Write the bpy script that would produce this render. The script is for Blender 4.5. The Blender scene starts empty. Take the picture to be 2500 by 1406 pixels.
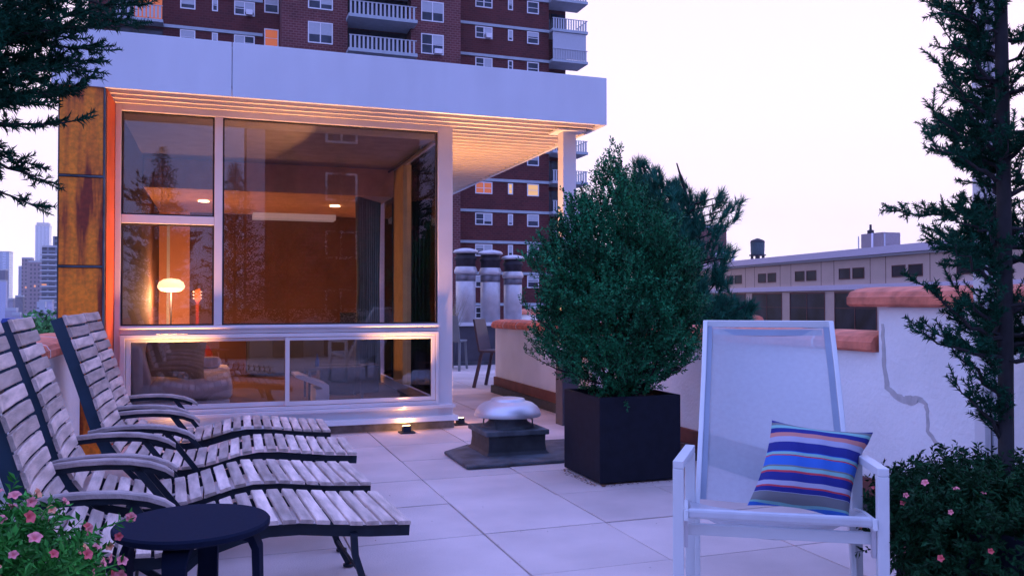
import bpy, math, random
from mathutils import Vector, Matrix
R = math.radians
S = bpy.context.scene
COL = S.collection
PI = math.pi

# ------------------------------------------------------------------ camera
F, CX, CY, HY, EYE = 2060.0, 1250.0, 703.0, 735.0, 1.05
YAW = R(19.25)
PITCH = math.atan((HY - CY) / F)
cam = bpy.data.cameras.new('camera')
cam.sensor_fit = 'HORIZONTAL'; cam.sensor_width = 36; cam.lens = 36 * F / 2500
cam.clip_start = .05; cam.clip_end = 6000
co = bpy.data.objects.new('camera', cam); COL.objects.link(co)
co.location = (0, 0, EYE); co.rotation_euler = (PI / 2 + PITCH, 0, -YAW)
S.camera = co

# ------------------------------------------------------------------ dusk sky
W = bpy.data.worlds.new('World'); S.world = W; W.use_nodes = True
nt = W.node_tree; N = nt.nodes; Lk = nt.links
bg = N['Background']
tc = N.new('ShaderNodeTexCoord')
sep = N.new('ShaderNodeSeparateXYZ'); Lk.new(tc.outputs['Generated'], sep.inputs[0])
def ramp(nodes, stops):
    r = nodes.new('ShaderNodeValToRGB'); e = r.color_ramp.elements
    while len(e) < len(stops): e.new(.5)
    for k, (p, c) in enumerate(stops): e[k].position = p; e[k].color = (*c, 1)
    return r
glow = ramp(N, [(0, (1.62, 1.46, 1.60)), (.16, (1.36, 1.13, 1.36)), (.42, (1.12, .915, 1.14)), (.60, (.76, .88, 1.9)), (1, (.68, .86, 2.35))])
blue = ramp(N, [(0, (.46, .52, .98)), (.3, (.50, .68, 1.68)), (1, (.68, .86, 2.35))])
Lk.new(sep.outputs[2], glow.inputs[0]); Lk.new(sep.outputs[2], blue.inputs[0])
dot = N.new('ShaderNodeVectorMath'); dot.operation = 'DOT_PRODUCT'
Lk.new(tc.outputs['Generated'], dot.inputs[0]); dot.inputs[1].default_value = (math.sin(R(8)), math.cos(R(8)), 0)
mr = N.new('ShaderNodeMapRange'); mr.inputs[1].default_value = -.35; mr.inputs[2].default_value = .40
Lk.new(dot.outputs['Value'], mr.inputs[0])
mx = N.new('ShaderNodeMix'); mx.data_type = 'RGBA'
Lk.new(mr.outputs[0], mx.inputs['Factor']); Lk.new(blue.outputs[0], mx.inputs[6]); Lk.new(glow.outputs[0], mx.inputs[7])
sky = N.new('ShaderNodeTexSky'); sky.sky_type = 'NISHITA'; sky.sun_disc = False
sky.sun_elevation = R(1.5); sky.sun_rotation = R(60)
add = N.new('ShaderNodeMix'); add.data_type = 'RGBA'; add.blend_type = 'ADD'; add.inputs['Factor'].default_value = .012
Lk.new(mx.outputs[2], add.inputs[6]); Lk.new(sky.outputs[0], add.inputs[7])
Lk.new(add.outputs[2], bg.inputs[0]); bg.inputs[1].default_value = 1.06
sl = bpy.data.lights.new('sun', 'SUN'); sl.energy = .12; sl.angle = R(40); sl.color = (.80, .72, 1)
so = bpy.data.objects.new('sun', sl); COL.objects.link(so)
so.rotation_euler = (R(62), 0, R(-35 + 15))
S.view_settings.view_transform = 'Standard'; S.view_settings.look = 'None'
S.view_settings.exposure = 0.0; S.view_settings.gamma = 1
S.cycles.max_bounces = 8; S.cycles.transparent_max_bounces = 16
S.cycles.sample_clamp_indirect = 3.0

# ------------------------------------------------------------------ helpers
def cx2w(cx, d, z): return Vector((cx * math.cos(YAW) + d * math.sin(YAW), -cx * math.sin(YAW) + d * math.cos(YAW), z))
def wp(px, py, d): return cx2w((px - CX) / F * d, d, EYE - (py - HY) / F * d)   # a point at depth d

def setp(b, **k):
    for n, v in k.items(): b.inputs[n].default_value = v
def mat(name, col, rough=.6, metal=0, var=.12, scale=8, bump=0, bscale=60, island=0, coord='Object', stretch=None, spec=None, trans=0):
    m = bpy.data.materials.new(name); m.use_nodes = True
    n, l = m.node_tree.nodes, m.node_tree.links
    b = n['Principled BSDF']; setp(b, Roughness=rough, Metallic=metal)
    if spec is not None: b.inputs['Specular IOR Level'].default_value = spec
    t = n.new('ShaderNodeTexCoord'); mp = n.new('ShaderNodeMapping')
    l.new(t.outputs[coord], mp.inputs[0])
    if stretch: mp.inputs['Scale'].default_value = stretch
    nz = n.new('ShaderNodeTexNoise'); nz.inputs['Scale'].default_value = scale; nz.inputs['Detail'].default_value = 6
    l.new(mp.outputs[0], nz.inputs[0])
    a = tuple(max(0, c * (1 - var)) for c in col); z = tuple(min(1, c * (1 + var)) for c in col)
    r = ramp(n, [(.3, a), (.7, z)]); l.new(nz.outputs[0], r.inputs[0])
    out = r.outputs[0]
    if island:
        g = n.new('ShaderNodeNewGeometry'); h = n.new('ShaderNodeHueSaturation')
        mm = n.new('ShaderNodeMapRange'); mm.inputs[3].default_value = 1 - island; mm.inputs[4].default_value = 1 + island
        l.new(g.outputs['Random Per Island'], mm.inputs[0]); l.new(mm.outputs[0], h.inputs['Value']); l.new(out, h.inputs['Color'])
        out = h.outputs[0]
    l.new(out, b.inputs['Base Color'])
    if bump:
        n2 = n.new('ShaderNodeTexNoise'); n2.inputs['Scale'].default_value = bscale; n2.inputs['Detail'].default_value = 4
        l.new(mp.outputs[0], n2.inputs[0])
        bp = n.new('ShaderNodeBump'); bp.inputs['Strength'].default_value = bump; bp.inputs['Distance'].default_value = .01
        l.new(n2.outputs[0], bp.inputs['Height']); l.new(bp.outputs[0], b.inputs['Normal'])
    if trans:
        b.inputs['Transmission Weight'].default_value = trans
    return m
def emit(name, col, s, base=(.8, .8, .8)):
    m = bpy.data.materials.new(name); m.use_nodes = True
    b = m.node_tree.nodes['Principled BSDF']
    setp(b, **{'Base Color': (*base, 1), 'Emission Color': (*col, 1), 'Emission Strength': s})
    return m
def glassmat(name, tint=(.9, .9, .95), ior=1.55, extra=.04):
    m = bpy.data.materials.new(name); m.use_nodes = True
    n, l = m.node_tree.nodes, m.node_tree.links; n.clear()
    o = n.new('ShaderNodeOutputMaterial'); t = n.new('ShaderNodeBsdfTransparent'); g = n.new('ShaderNodeBsdfGlossy')
    t.inputs[0].default_value = (*tint, 1); g.inputs['Roughness'].default_value = 0.0; g.inputs[0].default_value = (1, 1, 1, 1)
    f = n.new('ShaderNodeFresnel'); f.inputs[0].default_value = ior
    ad = n.new('ShaderNodeMath'); ad.inputs[1].default_value = extra; l.new(f.outputs[0], ad.inputs[0])
    mxx = n.new('ShaderNodeMixShader'); l.new(ad.outputs[0], mxx.inputs[0]); l.new(t.outputs[0], mxx.inputs[1]); l.new(g.outputs[0], mxx.inputs[2])
    l.new(mxx.outputs[0], o.inputs[0])
    return m

class MB:
    def __init__(s): s.v = []; s.f = []
    def quad(s, *p):
        i = len(s.v); s.v += [tuple(q) for q in p]; s.f.append(tuple(range(i, i + len(p))))
    def box(s, x0, x1, y0, y1, z0, z1, M=None):
        p = [(x, y, z) for z in (z0, z1) for y in (y0, y1) for x in (x0, x1)]
        if M is not None: p = [tuple(M @ Vector(q)) for q in p]
        i = len(s.v); s.v += p
        s.f += [tuple(i + k for k in f) for f in ((0, 2, 3, 1), (4, 5, 7, 6), (0, 1, 5, 4), (2, 6, 7, 3), (0, 4, 6, 2), (1, 3, 7, 5))]
        return s
    def bar(s, pts, w, h, up=(0, 0, 1), side=None):
        """rectangular section swept along pts; w across, h along up"""
        pts = [Vector(p) for p in pts]; i0 = len(s.v); n = len(pts)
        for k, p in enumerate(pts):
            t = (pts[min(k + 1, n - 1)] - pts[max(k - 1, 0)]).normalized()
            sd = Vector(side) if side else t.cross(Vector(up))
            sd.normalize(); u = sd.cross(t).normalized()
            for a, b in ((-1, -1), (1, -1), (1, 1), (-1, 1)): s.v.append(tuple(p + sd * (a * w / 2) + u * (b * h / 2)))
        for k in range(n - 1):
            a = i0 + 4 * k
            for j in range(4): s.f.append((a + j, a + (j + 1) % 4, a + 4 + (j + 1) % 4, a + 4 + j))
        s.f.append((i0, i0 + 3, i0 + 2, i0 + 1)); e = i0 + 4 * (n - 1); s.f.append((e, e + 1, e + 2, e + 3))
        return s
    def tube(s, pts, r, n=8, cap=True):
        pts = [Vector(p) for p in pts]; m = len(pts); i0 = len(s.v)
        rr = r if isinstance(r, (list, tuple)) else [r] * m
        for k, p in enumerate(pts):
            t = (pts[min(k + 1, m - 1)] - pts[max(k - 1, 0)]).normalized()
            a = Vector((0, 0, 1)) if abs(t.z) < .9 else Vector((1, 0, 0))
            u = t.cross(a).normalized(); w = t.cross(u)
            for j in range(n):
                an = 2 * PI * j / n; s.v.append(tuple(p + (u * math.cos(an) + w * math.sin(an)) * rr[k]))
        for k in range(m - 1):
            for j in range(n):
                a = i0 + k * n; s.f.append((a + j, a + (j + 1) % n, a + n + (j + 1) % n, a + n + j))
        if cap:
            s.f.append(tuple(i0 + j for j in range(n))); s.f.append(tuple(i0 + (m - 1) * n + j for j in reversed(range(n))))
        return s
    def lathe(s, prof, c=(0, 0, 0), n=32):
        i0 = len(s.v); m = len(prof)
        for r, z in prof:
            for j in range(n):
                a = 2 * PI * j / n; s.v.append((c[0] + r * math.cos(a), c[1] + r * math.sin(a), c[2] + z))
        for k in range(m - 1):
            for j in range(n):
                a = i0 + k * n; s.f.append((a + j, a + (j + 1) % n, a + n + (j + 1) % n, a + n + j))
        if prof[0][0] > 1e-4: s.f.append(tuple(i0 + j for j in reversed(range(n))))
        if prof[-1][0] > 1e-4: s.f.append(tuple(i0 + (m - 1) * n + j for j in range(n)))
        return s
    def prism(s, prof, axis, a0, a1):
        """closed 2D profile extruded along axis 'x' (prof=(y,z)), 'y' (prof=(x,z)) or 'z' (prof=(x,y))"""
        i0 = len(s.v); n = len(prof)
        mk = {'x': lambda p, a: (a, p[0], p[1]), 'y': lambda p, a: (p[0], a, p[1]), 'z': lambda p, a: (p[0], p[1], a)}[axis]
        for a in (a0, a1): s.v += [mk(p, a) for p in prof]
        for j in range(n): s.f.append((i0 + j, i0 + (j + 1) % n, i0 + n + (j + 1) % n, i0 + n + j))
        s.f.append(tuple(i0 + j for j in reversed(range(n)))); s.f.append(tuple(i0 + n + j for j in range(n)))
        return s
    def build(s, name, m, parent=None, smooth=False, bevel=0, sub=0, auto=False):
        me = bpy.data.meshes.new(name); me.from_pydata(s.v, [], s.f); me.update()
        if m: me.materials.append(m)
        if smooth:
            for p in me.polygons: p.use_smooth = True
        o = bpy.data.objects.new(name, me); COL.objects.link(o)
        if parent: o.parent = parent
        if bevel:
            b = o.modifiers.new('bevel', 'BEVEL'); b.width = bevel; b.segments = 2; b.limit_method = 'ANGLE'; b.angle_limit = R(35)
        if sub:
            b = o.modifiers.new('sub', 'SUBSURF'); b.levels = sub; b.render_levels = sub
        return o
def fixn(o):
    import bmesh
    bm = bmesh.new(); bm.from_mesh(o.data); bmesh.ops.recalc_face_normals(bm, faces=bm.faces); bm.to_mesh(o.data); bm.free()
def tag(o, label=None, cat=None, group=None, kind=None):
    if label: o['label'] = label
    if cat: o['category'] = cat
    if group: o['group'] = group
    if kind: o['kind'] = kind
    return o
def empty(name, loc, label, cat, group=None, rz=0):
    o = bpy.data.objects.new(name, None); COL.objects.link(o); o.location = loc; o.rotation_euler.z = rz
    o.empty_display_size = .1
    return tag(o, label, cat, group)
def dup(o, parent=None):
    c = o.copy(); COL.objects.link(c); c.parent = parent
    for ch in [x for x in COL.objects if x.parent == o]: dup(ch, c)
    return c
def box(name, m, parent, *a, bevel=0): return MB().box(*a).build(name, m, parent, bevel=bevel)

# ------------------------------------------------------------------ materials
M = {}
M['paver'] = mat('paver', (.62, .51, .49), .85, var=.13, scale=2.2, bump=.3, bscale=140, island=.09)
M['joint'] = mat('joint', (.10, .08, .08), .95, var=.3, scale=30)
M['white_panel'] = mat('white_panel', (.70, .72, .78), .45, var=.025, scale=2)
M['fascia'] = mat('fascia', (.69, .73, .82), .5, var=.045, scale=5, bump=.10, bscale=3, stretch=(1, 1, .3))
M['soffit'] = mat('soffit', (.78, .70, .62), .4, var=.04, scale=3)
M['frame'] = mat('frame', (.74, .70, .74), .30, metal=.25, var=.04, scale=5)
M['kerb'] = mat('kerb', (.20, .20, .22), .8, var=.4, scale=14)
M['stucco'] = mat('stucco', (.80, .82, .87), .9, var=.09, scale=2.5, bump=.5, bscale=40)
M['terracotta'] = mat('terracotta', (.66, .20, .13), .8, var=.32, scale=12, bump=.45, bscale=45, island=.12)
M['skirting'] = mat('skirting', (.13, .045, .04), .8, var=.25, scale=9)
M['bitumen'] = mat('bitumen', (.03, .035, .045), .7, var=.4, scale=10, bump=.4, bscale=20)
M['patch'] = mat('patch', (.47, .47, .50), .95, var=.1, scale=30)
M['planter'] = mat('planter', (.008, .011, .022), .7, spec=.2, var=.2, scale=20)
M['soil'] = mat('soil', (.04, .02, .012), .95, var=.5, scale=60, bump=.8, bscale=80)
M['bark'] = mat('bark', (.014, .015, .020), .9, var=.4, scale=25)
M['teak'] = mat('teak', (.56, .44, .40), .8, var=.38, scale=9, bump=.5, bscale=90, island=.42, stretch=(3, .5, 3))
M['teak_arm'] = mat('teak_arm', (.40, .32, .31), .75, var=.3, scale=14, bump=.4, bscale=90)
M['iron'] = mat('iron', (.008, .018, .034), .55, spec=.3, var=.2, scale=20)
M['iron_blue'] = mat('iron_blue', (.022, .050, .085), .6, var=.2, spec=.3)
M['stool'] = mat('stool', (.008, .013, .034), .85, spec=.08, var=.08, scale=60)
M['chair_white'] = mat('chair_white', (.66, .70, .74), .35, var=.03, scale=10)
M['lead'] = mat('lead', (.065, .080, .10), .75, var=.55, scale=9, bump=.3, bscale=25)
M['alu'] = mat('alu', (.60, .60, .66), .46, metal=.7, var=.08, scale=6)
M['galv'] = mat('galv', (.52, .50, .54), .5, metal=.35, var=.12, scale=9)
M['soot'] = mat('soot', (.02, .018, .03), .7, var=.5, scale=10)
M['dark_metal'] = mat('dark_metal', (.05, .055, .08), .5, var=.15)
M['grey_chair'] = mat('grey_chair', (.16, .18, .20), .5, var=.1)
M['brown_chair'] = mat('brown_chair', (.06, .04, .06), .5, var=.1)
M['band'] = mat('band', (.42, .46, .52), .8, var=.08, scale=2)
M['winframe'] = mat('winframe', (.85, .80, .85), .6, var=.03)
M['blind'] = mat('blind', (.50, .50, .56), .8, var=.05)
M['pane'] = mat('pane', (.03, .035, .06), .15, var=.6, scale=.8, spec=.35)
M['dark'] = mat('dark', (.012, .012, .02), .6)
M['lit'] = emit('lit', (1, .55, .22), .75, (.3, .2, .1))
M['lit2'] = emit('lit2', (1, .22, .04), .42, (.3, .1, .05))
M['beige'] = mat('beige', (.60, .44, .38), .9, var=.06, scale=.6)
M['cornice'] = mat('cornice', (.66, .58, .70), .8, var=.04)
M['glass'] = glassmat('glass', ior=1.42, extra=.035)
M['side_glass'] = glassmat('side_glass', ior=1.12, extra=.01)
M['office_pane'] = mat('office_pane', (.018, .018, .03), .35, var=.8, scale=.5, spec=.12)
M['leaf_box'] = mat('leaf_box', (.012, .135, .058), .5, spec=.14, var=.6, scale=5, island=.85)
M['leaf_yew'] = mat('leaf_yew', (.005, .055, .032), .7, spec=.1, var=.3, scale=8, island=.5)
M['leaf_pine'] = mat('leaf_pine', (.014, .125, .085), .6, spec=.15, var=.3, scale=6, island=.5)
M['leaf_flower'] = mat('leaf_flower', (.035, .23, .035), .55, spec=.2, var=.3, scale=10, island=.5)
M['petal'] = mat('petal', (.70, .22, .25), .6, var=.25, scale=60, island=.1)
M['petal_peach'] = mat('petal_peach', (.72, .30, .18), .6, var=.2, scale=60)
M['core'] = mat('core', (.75, .40, .08), .6)

def brick(name, c1, c2, mort, sc=1.0):
    m = bpy.data.materials.new(name); m.use_nodes = True
    n, l = m.node_tree.nodes, m.node_tree.links; b = n['Principled BSDF']; b.inputs['Roughness'].default_value = .9
    t = n.new('ShaderNodeTexCoord'); sp = n.new('ShaderNodeSeparateXYZ'); cb = n.new('ShaderNodeCombineXYZ')
    ad = n.new('ShaderNodeMath'); l.new(t.outputs['Object'], sp.inputs[0])
    l.new(sp.outputs[0], ad.inputs[0]); l.new(sp.outputs[1], ad.inputs[1]); l.new(ad.outputs[0], cb.inputs[0]); l.new(sp.outputs[2], cb.inputs[1])
    br = n.new('ShaderNodeTexBrick'); l.new(cb.outputs[0], br.inputs[0]); br.inputs['Scale'].default_value = sc
    br.inputs['Brick Width'].default_value = .42; br.inputs['Row Height'].default_value = .2; br.inputs['Mortar Size'].default_value = .03
    br.inputs['Color1'].default_value = (*c1, 1); br.inputs['Color2'].default_value = (*c2, 1); br.inputs['Mortar'].default_value = (*mort, 1)
    nz = n.new('ShaderNodeTexNoise'); nz.inputs['Scale'].default_value = .5; l.new(t.outputs['Object'], nz.inputs[0])
    r = ramp(n, [(.3, (.75, .75, .75)), (.7, (1.15, 1.15, 1.15))]); l.new(nz.outputs[0], r.inputs[0])
    mm = n.new('ShaderNodeMix'); mm.data_type = 'RGBA'; mm.blend_type = 'MULTIPLY'; mm.inputs['Factor'].default_value = 1
    l.new(br.outputs[0], mm.inputs[6]); l.new(r.outputs[0], mm.inputs[7]); l.new(mm.outputs[2], b.inputs['Base Color'])
    return m
M['brick'] = brick('brick', (.125, .020, .022), (.080, .012, .016), (.12, .035, .038))
M['brick_pale'] = brick('brick_pale', (.17, .038, .042), (.115, .024, .030), (.22, .10, .10))

# weathered steel with run-down rust streaks
def corten():
    m = bpy.data.materials.new('corten'); m.use_nodes = True
    n, l = m.node_tree.nodes, m.node_tree.links; b = n['Principled BSDF']; setp(b, Roughness=.55)
    t = n.new('ShaderNodeTexCoord'); mp = n.new('ShaderNodeMapping'); l.new(t.outputs['Object'], mp.inputs[0])
    mp.inputs['Scale'].default_value = (13, 13, 1.5); mp.inputs['Location'].default_value = (3.2, 0, 0)
    a = n.new('ShaderNodeTexNoise'); a.inputs['Scale'].default_value = 1; a.inputs['Detail'].default_value = 5; l.new(mp.outputs[0], a.inputs[0])
    r = ramp(n, [(.42, (.95, .27, .010)), (.55, (.70, .17, .010)), (.63, (.24, .030, .008))]); l.new(a.outputs[0], r.inputs[0])
    c = n.new('ShaderNodeTexNoise'); c.inputs['Scale'].default_value = 40; c.inputs['Detail'].default_value = 5; l.new(t.outputs['Object'], c.inputs[0])
    r2 = ramp(n, [(.3, (.7, .7, .7)), (.7, (1.15, 1.1, 1.0))]); l.new(c.outputs[0], r2.inputs[0])
    mm = n.new('ShaderNodeMix'); mm.data_type = 'RGBA'; mm.blend_type = 'MULTIPLY'; mm.inputs['Factor'].default_value = 1
    l.new(r.outputs[0], mm.inputs[6]); l.new(r2.outputs[0], mm.inputs[7]); l.new(mm.outputs[2], b.inputs['Base Color'])
    return m
M['corten'] = corten()
M['corten_return'] = mat('corten_return', (.75, .13, .03), .5, var=.2, scale=4)

# ------------------------------------------------------------------ setting: ground, terrace
g = MB(); g.quad((-2700, -2700, -30), (2700, -2700, -30), (2700, 2700, -30), (-2700, 2700, -30))
tag(g.build('ground', mat('asphalt', (.06, .06, .07), .9, scale=.02)), kind='structure')
deck = MB().box(-1.75, 6.2, -3.4, 15.2, -.6, -.035)
tag(deck.build('terrace_slab', M['joint']), kind='structure')
random.seed(3)
pv = MB()
P0x, P0y, ST = -1.877, -3.05, .605
VXJ = [P0x + k * ST - .0035 for k in range(2, 9)]
for i in range(13):
    for j in range(29):
        x0, y0 = P0x + i * ST, P0y + j * .61
        x1, y1 = x0 + ST - .007, y0 + .61 - .007
        if x1 > 6.1 or y1 > 15.1: continue
        if x0 < -1.35: x0 = max(x0, -1.33)
        if x1 <= x0 + .05: continue
        dz = random.uniform(-.002, .002)
        pv.box(x0, x1, y0, y1, -.03, dz)
tag(pv.build('pavers', M['paver'], bevel=.003), kind='structure')

# ------------------------------------------------------------------ penthouse
YF, YG = 6.28, 6.83
house = empty('penthouse', (.5, YG, 0), 'white roofed glass penthouse with deep eaves, rusty steel end wall and warm uplights', 'house')
HP = lambda o: (setattr(o, 'location', tuple(-c for c in (.5, YG, 0))), o)[1]
def hb(name, m, *a, bevel=0, parent=None):
    o = MB().box(*a).build(name, m, parent or house, bevel=bevel)
    return HP(o) if parent is None else o
def hm(mb, name, m, **k): return HP(mb.build(name, m, house, **k))
# roof, fascia in two panels with a seam, lip
roof = hb('roof', M['white_panel'], -1.03, 3.0, 6.31, 11.6, 2.58, 2.86)
hb('fascia', M['fascia'], -1.05, .088, YF, YF + .03, 2.495, 2.885, bevel=.003)
hb('fascia', M['fascia'], .093, 3.02, YF, YF + .03, 2.495, 2.885, bevel=.003)
hb('fascia', M['fascia'], 2.99, 3.02, YF + .032, 11.6, 2.495, 2.885)
hb('fascia', M['fascia'], -1.05, -1.02, YF + .032, 11.6, 2.495, 2.885)
sf = MB()   # lapped soffit boards running along the front
y = YF + .035; 
while y < 11.5:
    sf.prism([(y, 2.56), (y, 2.503), (y + .03, 2.503), (y + .125, 2.532), (y + .145, 2.532), (y + .145, 2.56)], 'x', -1.018, 2.985)
    y += .145
hm(sf, 'soffit', M['soffit'])
# steel end wall: three panels, return, joints
for z0, z1 in ((-.02, 1.272), (1.292, 1.880), (1.900, 2.493)):
    hb('steel_panel', M['corten'], -1.0, -.735, YF + .012, YF + .04, z0, z1, bevel=.002)
hb('steel_trim', M['lead'], -.733, -.722, YF + .005, YF + .045, -.02, 2.493)
hb('steel_trim', M['lead'], -1.008, -1.001, YF + .01, YF + .045, -.02, 2.493)
for z0 in (1.272, 1.880): hb('steel_trim', M['lead'], -1.0, -.734, YF + .006, YF + .045, z0 + .003, z0 + .017)
hb('end_wall', M['corten_return'], -1.0, -.715, YF + .047, 11.6, -.03, 2.50)
# front frame
fr = MB()
fr.box(-.713, -.672, YG - .05, YG + .06, .19, 2.50)
fr.box(1.722, 1.845, YG - .05, YG + .06, .115, 2.502)
fr.box(-.672, 1.722, YG - .05, YG + .06, 2.452, 2.502)
hm(fr, 'front_frame', M['frame'], bevel=.004)
hb('mullion', M['frame'], -.024, .034, YG - .045, YG + .05, .868, 2.45, bevel=.003)
hb('transom', M['frame'], -.67, -.026, YG - .045, YG + .05, 1.625, 1.688, bevel=.003)
md = MB(); md.box(-.672, 1.722, YG - .055, YG + .055, .805, .866); md.box(-.672, 1.722, YG - .085, YG - .055, .842, .858)
hm(md, 'middle_rail', M['frame'], bevel=.004)
# upper fixed panes
def pane(nm, x0, x1, z0, z1, yy=YG, parent=None): return hb(nm, M['glass'], x0, x1, yy, yy + .008, z0, z1)
pane('window_pane', -.67, -.026, 1.69, 2.45); pane('window_pane', -.67, -.026, .868, 1.623); pane('window_pane', .036, 1.72, .868, 2.45)
gs = MB()
for x0, x1, z0, z1 in ((-.672, -.026, 1.688, 2.452), (-.672, -.026, .866, 1.625), (.034, 1.722, .866, 2.452)):
    w = .012
    gs.box(x0, x0 + w, YG - .02, YG - .005, z0, z1); gs.box(x1 - w, x1, YG - .02, YG - .005, z0, z1)
    gs.box(x0 + w, x1 - w, YG - .02, YG - .005, z1 - w, z1); gs.box(x0 + w, x1 - w, YG - .02, YG - .005, z0, z0 + w)
hm(gs, 'window_gasket', M['dark'])
# lower sliding window
lw = MB()
for x0, x1, z0, z1 in ((-.672, -.635, .205, .80), (1.695, 1.722, .205, .80), (-.635, 1.695, .772, .80), (-.635, 1.695, .205, .235)): lw.box(x0, x1, YG - .08, YG + .05, z0, z1)
hm(lw, 'sliding_window_frame', M['frame'], bevel=.003)
for x0, x1, yy in ((-.632, .535, YG - .02), (.50, 1.692, YG - .062)):
    sm = MB(); w = .032
    sm.box(x0, x0 + w, yy - .012, yy + .018, .24, .768); sm.box(x1 - w, x1, yy - .012, yy + .018, .24, .768)
    sm.box(x0 + w, x1 - w, yy - .012, yy + .018, .24, .272); sm.box(x0 + w, x1 - w, yy - .012, yy + .018, .745, .768)
    s_ = hm(sm, 'sliding_sash', M['frame'], bevel=.002)
    MB().box(x0 + w + .001, x1 - w - .001, yy, yy + .006, .273, .744).build('pane', M['glass'], s_)
# sill, apron, ledge, dark kerb
hb('sill', M['frame'], -.71, 1.86, YG - .10, YG + .05, .175, .203, bevel=.004)
hb('apron', M['white_panel'], -.71, 1.85, YG - .045, YG + .04, .112, .172)
lg = MB(); lg.box(-.71, 1.875, YG - .13, YG + .04, .094, .112); lg.box(-.71, 1.875, YG - .13, YG - .122, .075, .0935)
hm(lg, 'ledge', M['white_panel'])
hb('kerb', M['kerb'], -.71, 1.865, YG - .03, YG + .2, -.03, .092)
# right side: glazed near the corner, then solid
hb('side_frame', M['frame'], 1.80, 1.845, YG + .062, 11.5, 2.44, 2.50)
hb('side_frame', M['frame'], 1.80, 1.845, YG + .062, 11.5, .115, .20)
hb('side_pane', M['side_glass'], 1.822, 1.83, YG + .065, 8.45, .205, 2.438)
hb('side_post_lit', mat('side_post_lit', (.62, .45, .18), .5), 1.78, 1.845, 8.46, 8.95, .205, 2.438)  # yellow light on the post is put into its base colour
hb('side_pane', M['side_glass'], 1.822, 1.83, 8.96, 9.9, .205, 2.438)
hb('side_wall', M['stucco'], 1.79, 1.845, 9.91, 11.5, .205, 2.438)
hb('kerb', M['kerb'], 1.70, 1.855, YG + .21, 11.6, -.03, .10)
# inside
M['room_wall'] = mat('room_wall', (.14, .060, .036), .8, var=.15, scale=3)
M['room_wall_lit'] = mat('room_wall_lit', (.70, .34, .20), .8, var=.05)  # lit stretch of the back wall, its light put into the colour
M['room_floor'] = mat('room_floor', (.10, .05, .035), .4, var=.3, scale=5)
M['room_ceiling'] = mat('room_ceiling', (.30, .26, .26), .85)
hb('interior_floor', M['room_floor'], -.71, 1.79, YG + .21, 11.4, .06, .11)
hb('interior_ceiling', M['room_ceiling'], -.71, 1.79, YG + .07, 9.0, 2.46, 2.50)
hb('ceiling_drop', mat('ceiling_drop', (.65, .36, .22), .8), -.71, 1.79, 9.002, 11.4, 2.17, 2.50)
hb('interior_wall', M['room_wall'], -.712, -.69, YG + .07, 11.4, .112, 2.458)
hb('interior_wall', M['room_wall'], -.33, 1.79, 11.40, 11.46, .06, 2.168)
hb('interior_wall', M['room_wall_lit'], -.69, -.332, 11.40, 11.46, .06, 2.168)
hb('wall_strip', M['white_panel'], -.60, -.565, 11.38, 11.398, .112, 2.06)  # single pale upright strip on the back wall
hb('ceiling_panel', emit('ceiling_panel', (.75, .8, 1), .12), .42, 1.45, 11.10, 11.395, 2.10, 2.168)  # pale panel under the ceiling with a faint glow
for cx_ in (-.15, 1.296):
    d_ = MB().lathe([(.001, 0), (.05, 0), (.06, -.012), (.001, -.012)], (cx_, 10.0, 2.168), 20)
    hm(d_, 'downlight', emit('downlight_lens', (1, .55, .28), 14))
    l = bpy.data.lights.new('downlight_lamp', 'SPOT'); l.energy = 75; l.color = (1, .48, .20); l.spot_size = R(120); l.spot_blend = .8; l.shadow_soft_size = .05
    lo = bpy.data.objects.new('downlight_lamp', l); COL.objects.link(lo); lo.parent = house; lo.location = (cx_ - .5, 10.0 - YG, 2.14)
# back left side and rear of the house
hb('rear_wall', M['stucco'], -.71, 1.845, 11.5, 11.56, -.03, 2.50)
# porch post
po = hb('porch_post', M['white_panel'], 2.765, 2.885, 6.60, 6.72, .621, 2.487, bevel=.004)
hb('shaded_post_base', M['dark_metal'], 2.75, 2.90, 6.585, 6.735, -.01, .62)  # dark wider base; shade on the post's foot is put into its colour
hb('post_plate', M['white_panel'], 2.70, 2.95, 6.54, 6.78, 2.488, 2.503)

# uplights
M['lamp_lens'] = emit('lamp_lens', (1, .60, .25), 12)
for k, (x, y, lab) in enumerate(((1.43, 6.64, 'small black uplight on the paving glowing against the dark kerb under the big window'),
                              (-.30, 6.62, 'small black uplight hidden behind the farthest lounger, lighting the sofa window'),
                              (1.955, 6.93, 'small bright uplight at the right corner of the glass penthouse'))):
    u = empty('uplight', (x, y, 0), lab, 'uplight', 'uplights around the penthouse base')
    MB().prism([(-.055, .002), (.055, .002), (.055, .012), (-.055, .012)], 'x', -.06, .06).build('base', M['iron'], u)
    hd = MB().prism([(-.03, .012), (.028, .012), (.040, .045), (-.022, .062)], 'x', -.032, .032).build('lamp_head', M['iron'], u, bevel=.003)
    MB().box(-.026, .026, -.017, .034, -.003, .003, Matrix.Translation((0, .009, .0575)) @ Matrix.Rotation(R(-15.5), 4, 'X')).build('lens', M['lamp_lens'], u)
    l = bpy.data.lights.new('uplight_lamp', 'SPOT'); l.energy = (430, 430, 620)[k]; l.color = (1, .43, .14); l.spot_size = R((66, 66, 112)[k]); l.spot_blend = .9; l.shadow_soft_size = .03
    lo = bpy.data.objects.new('uplight_lamp', l); COL.objects.link(lo); lo.parent = u; lo.location = (0, .012, .078)
    lo.rotation_euler = (R(180 + 4), 0, 0)
    l = bpy.data.lights.new('uplight_spill', 'POINT'); l.energy = (1.6, 1.2, 1.6)[k]; l.color = (1, .42, .12); l.shadow_soft_size = .02
    lo = bpy.data.objects.new('uplight_spill', l); COL.objects.link(lo); lo.parent = u; lo.location = (0, .02, .085)

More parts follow.
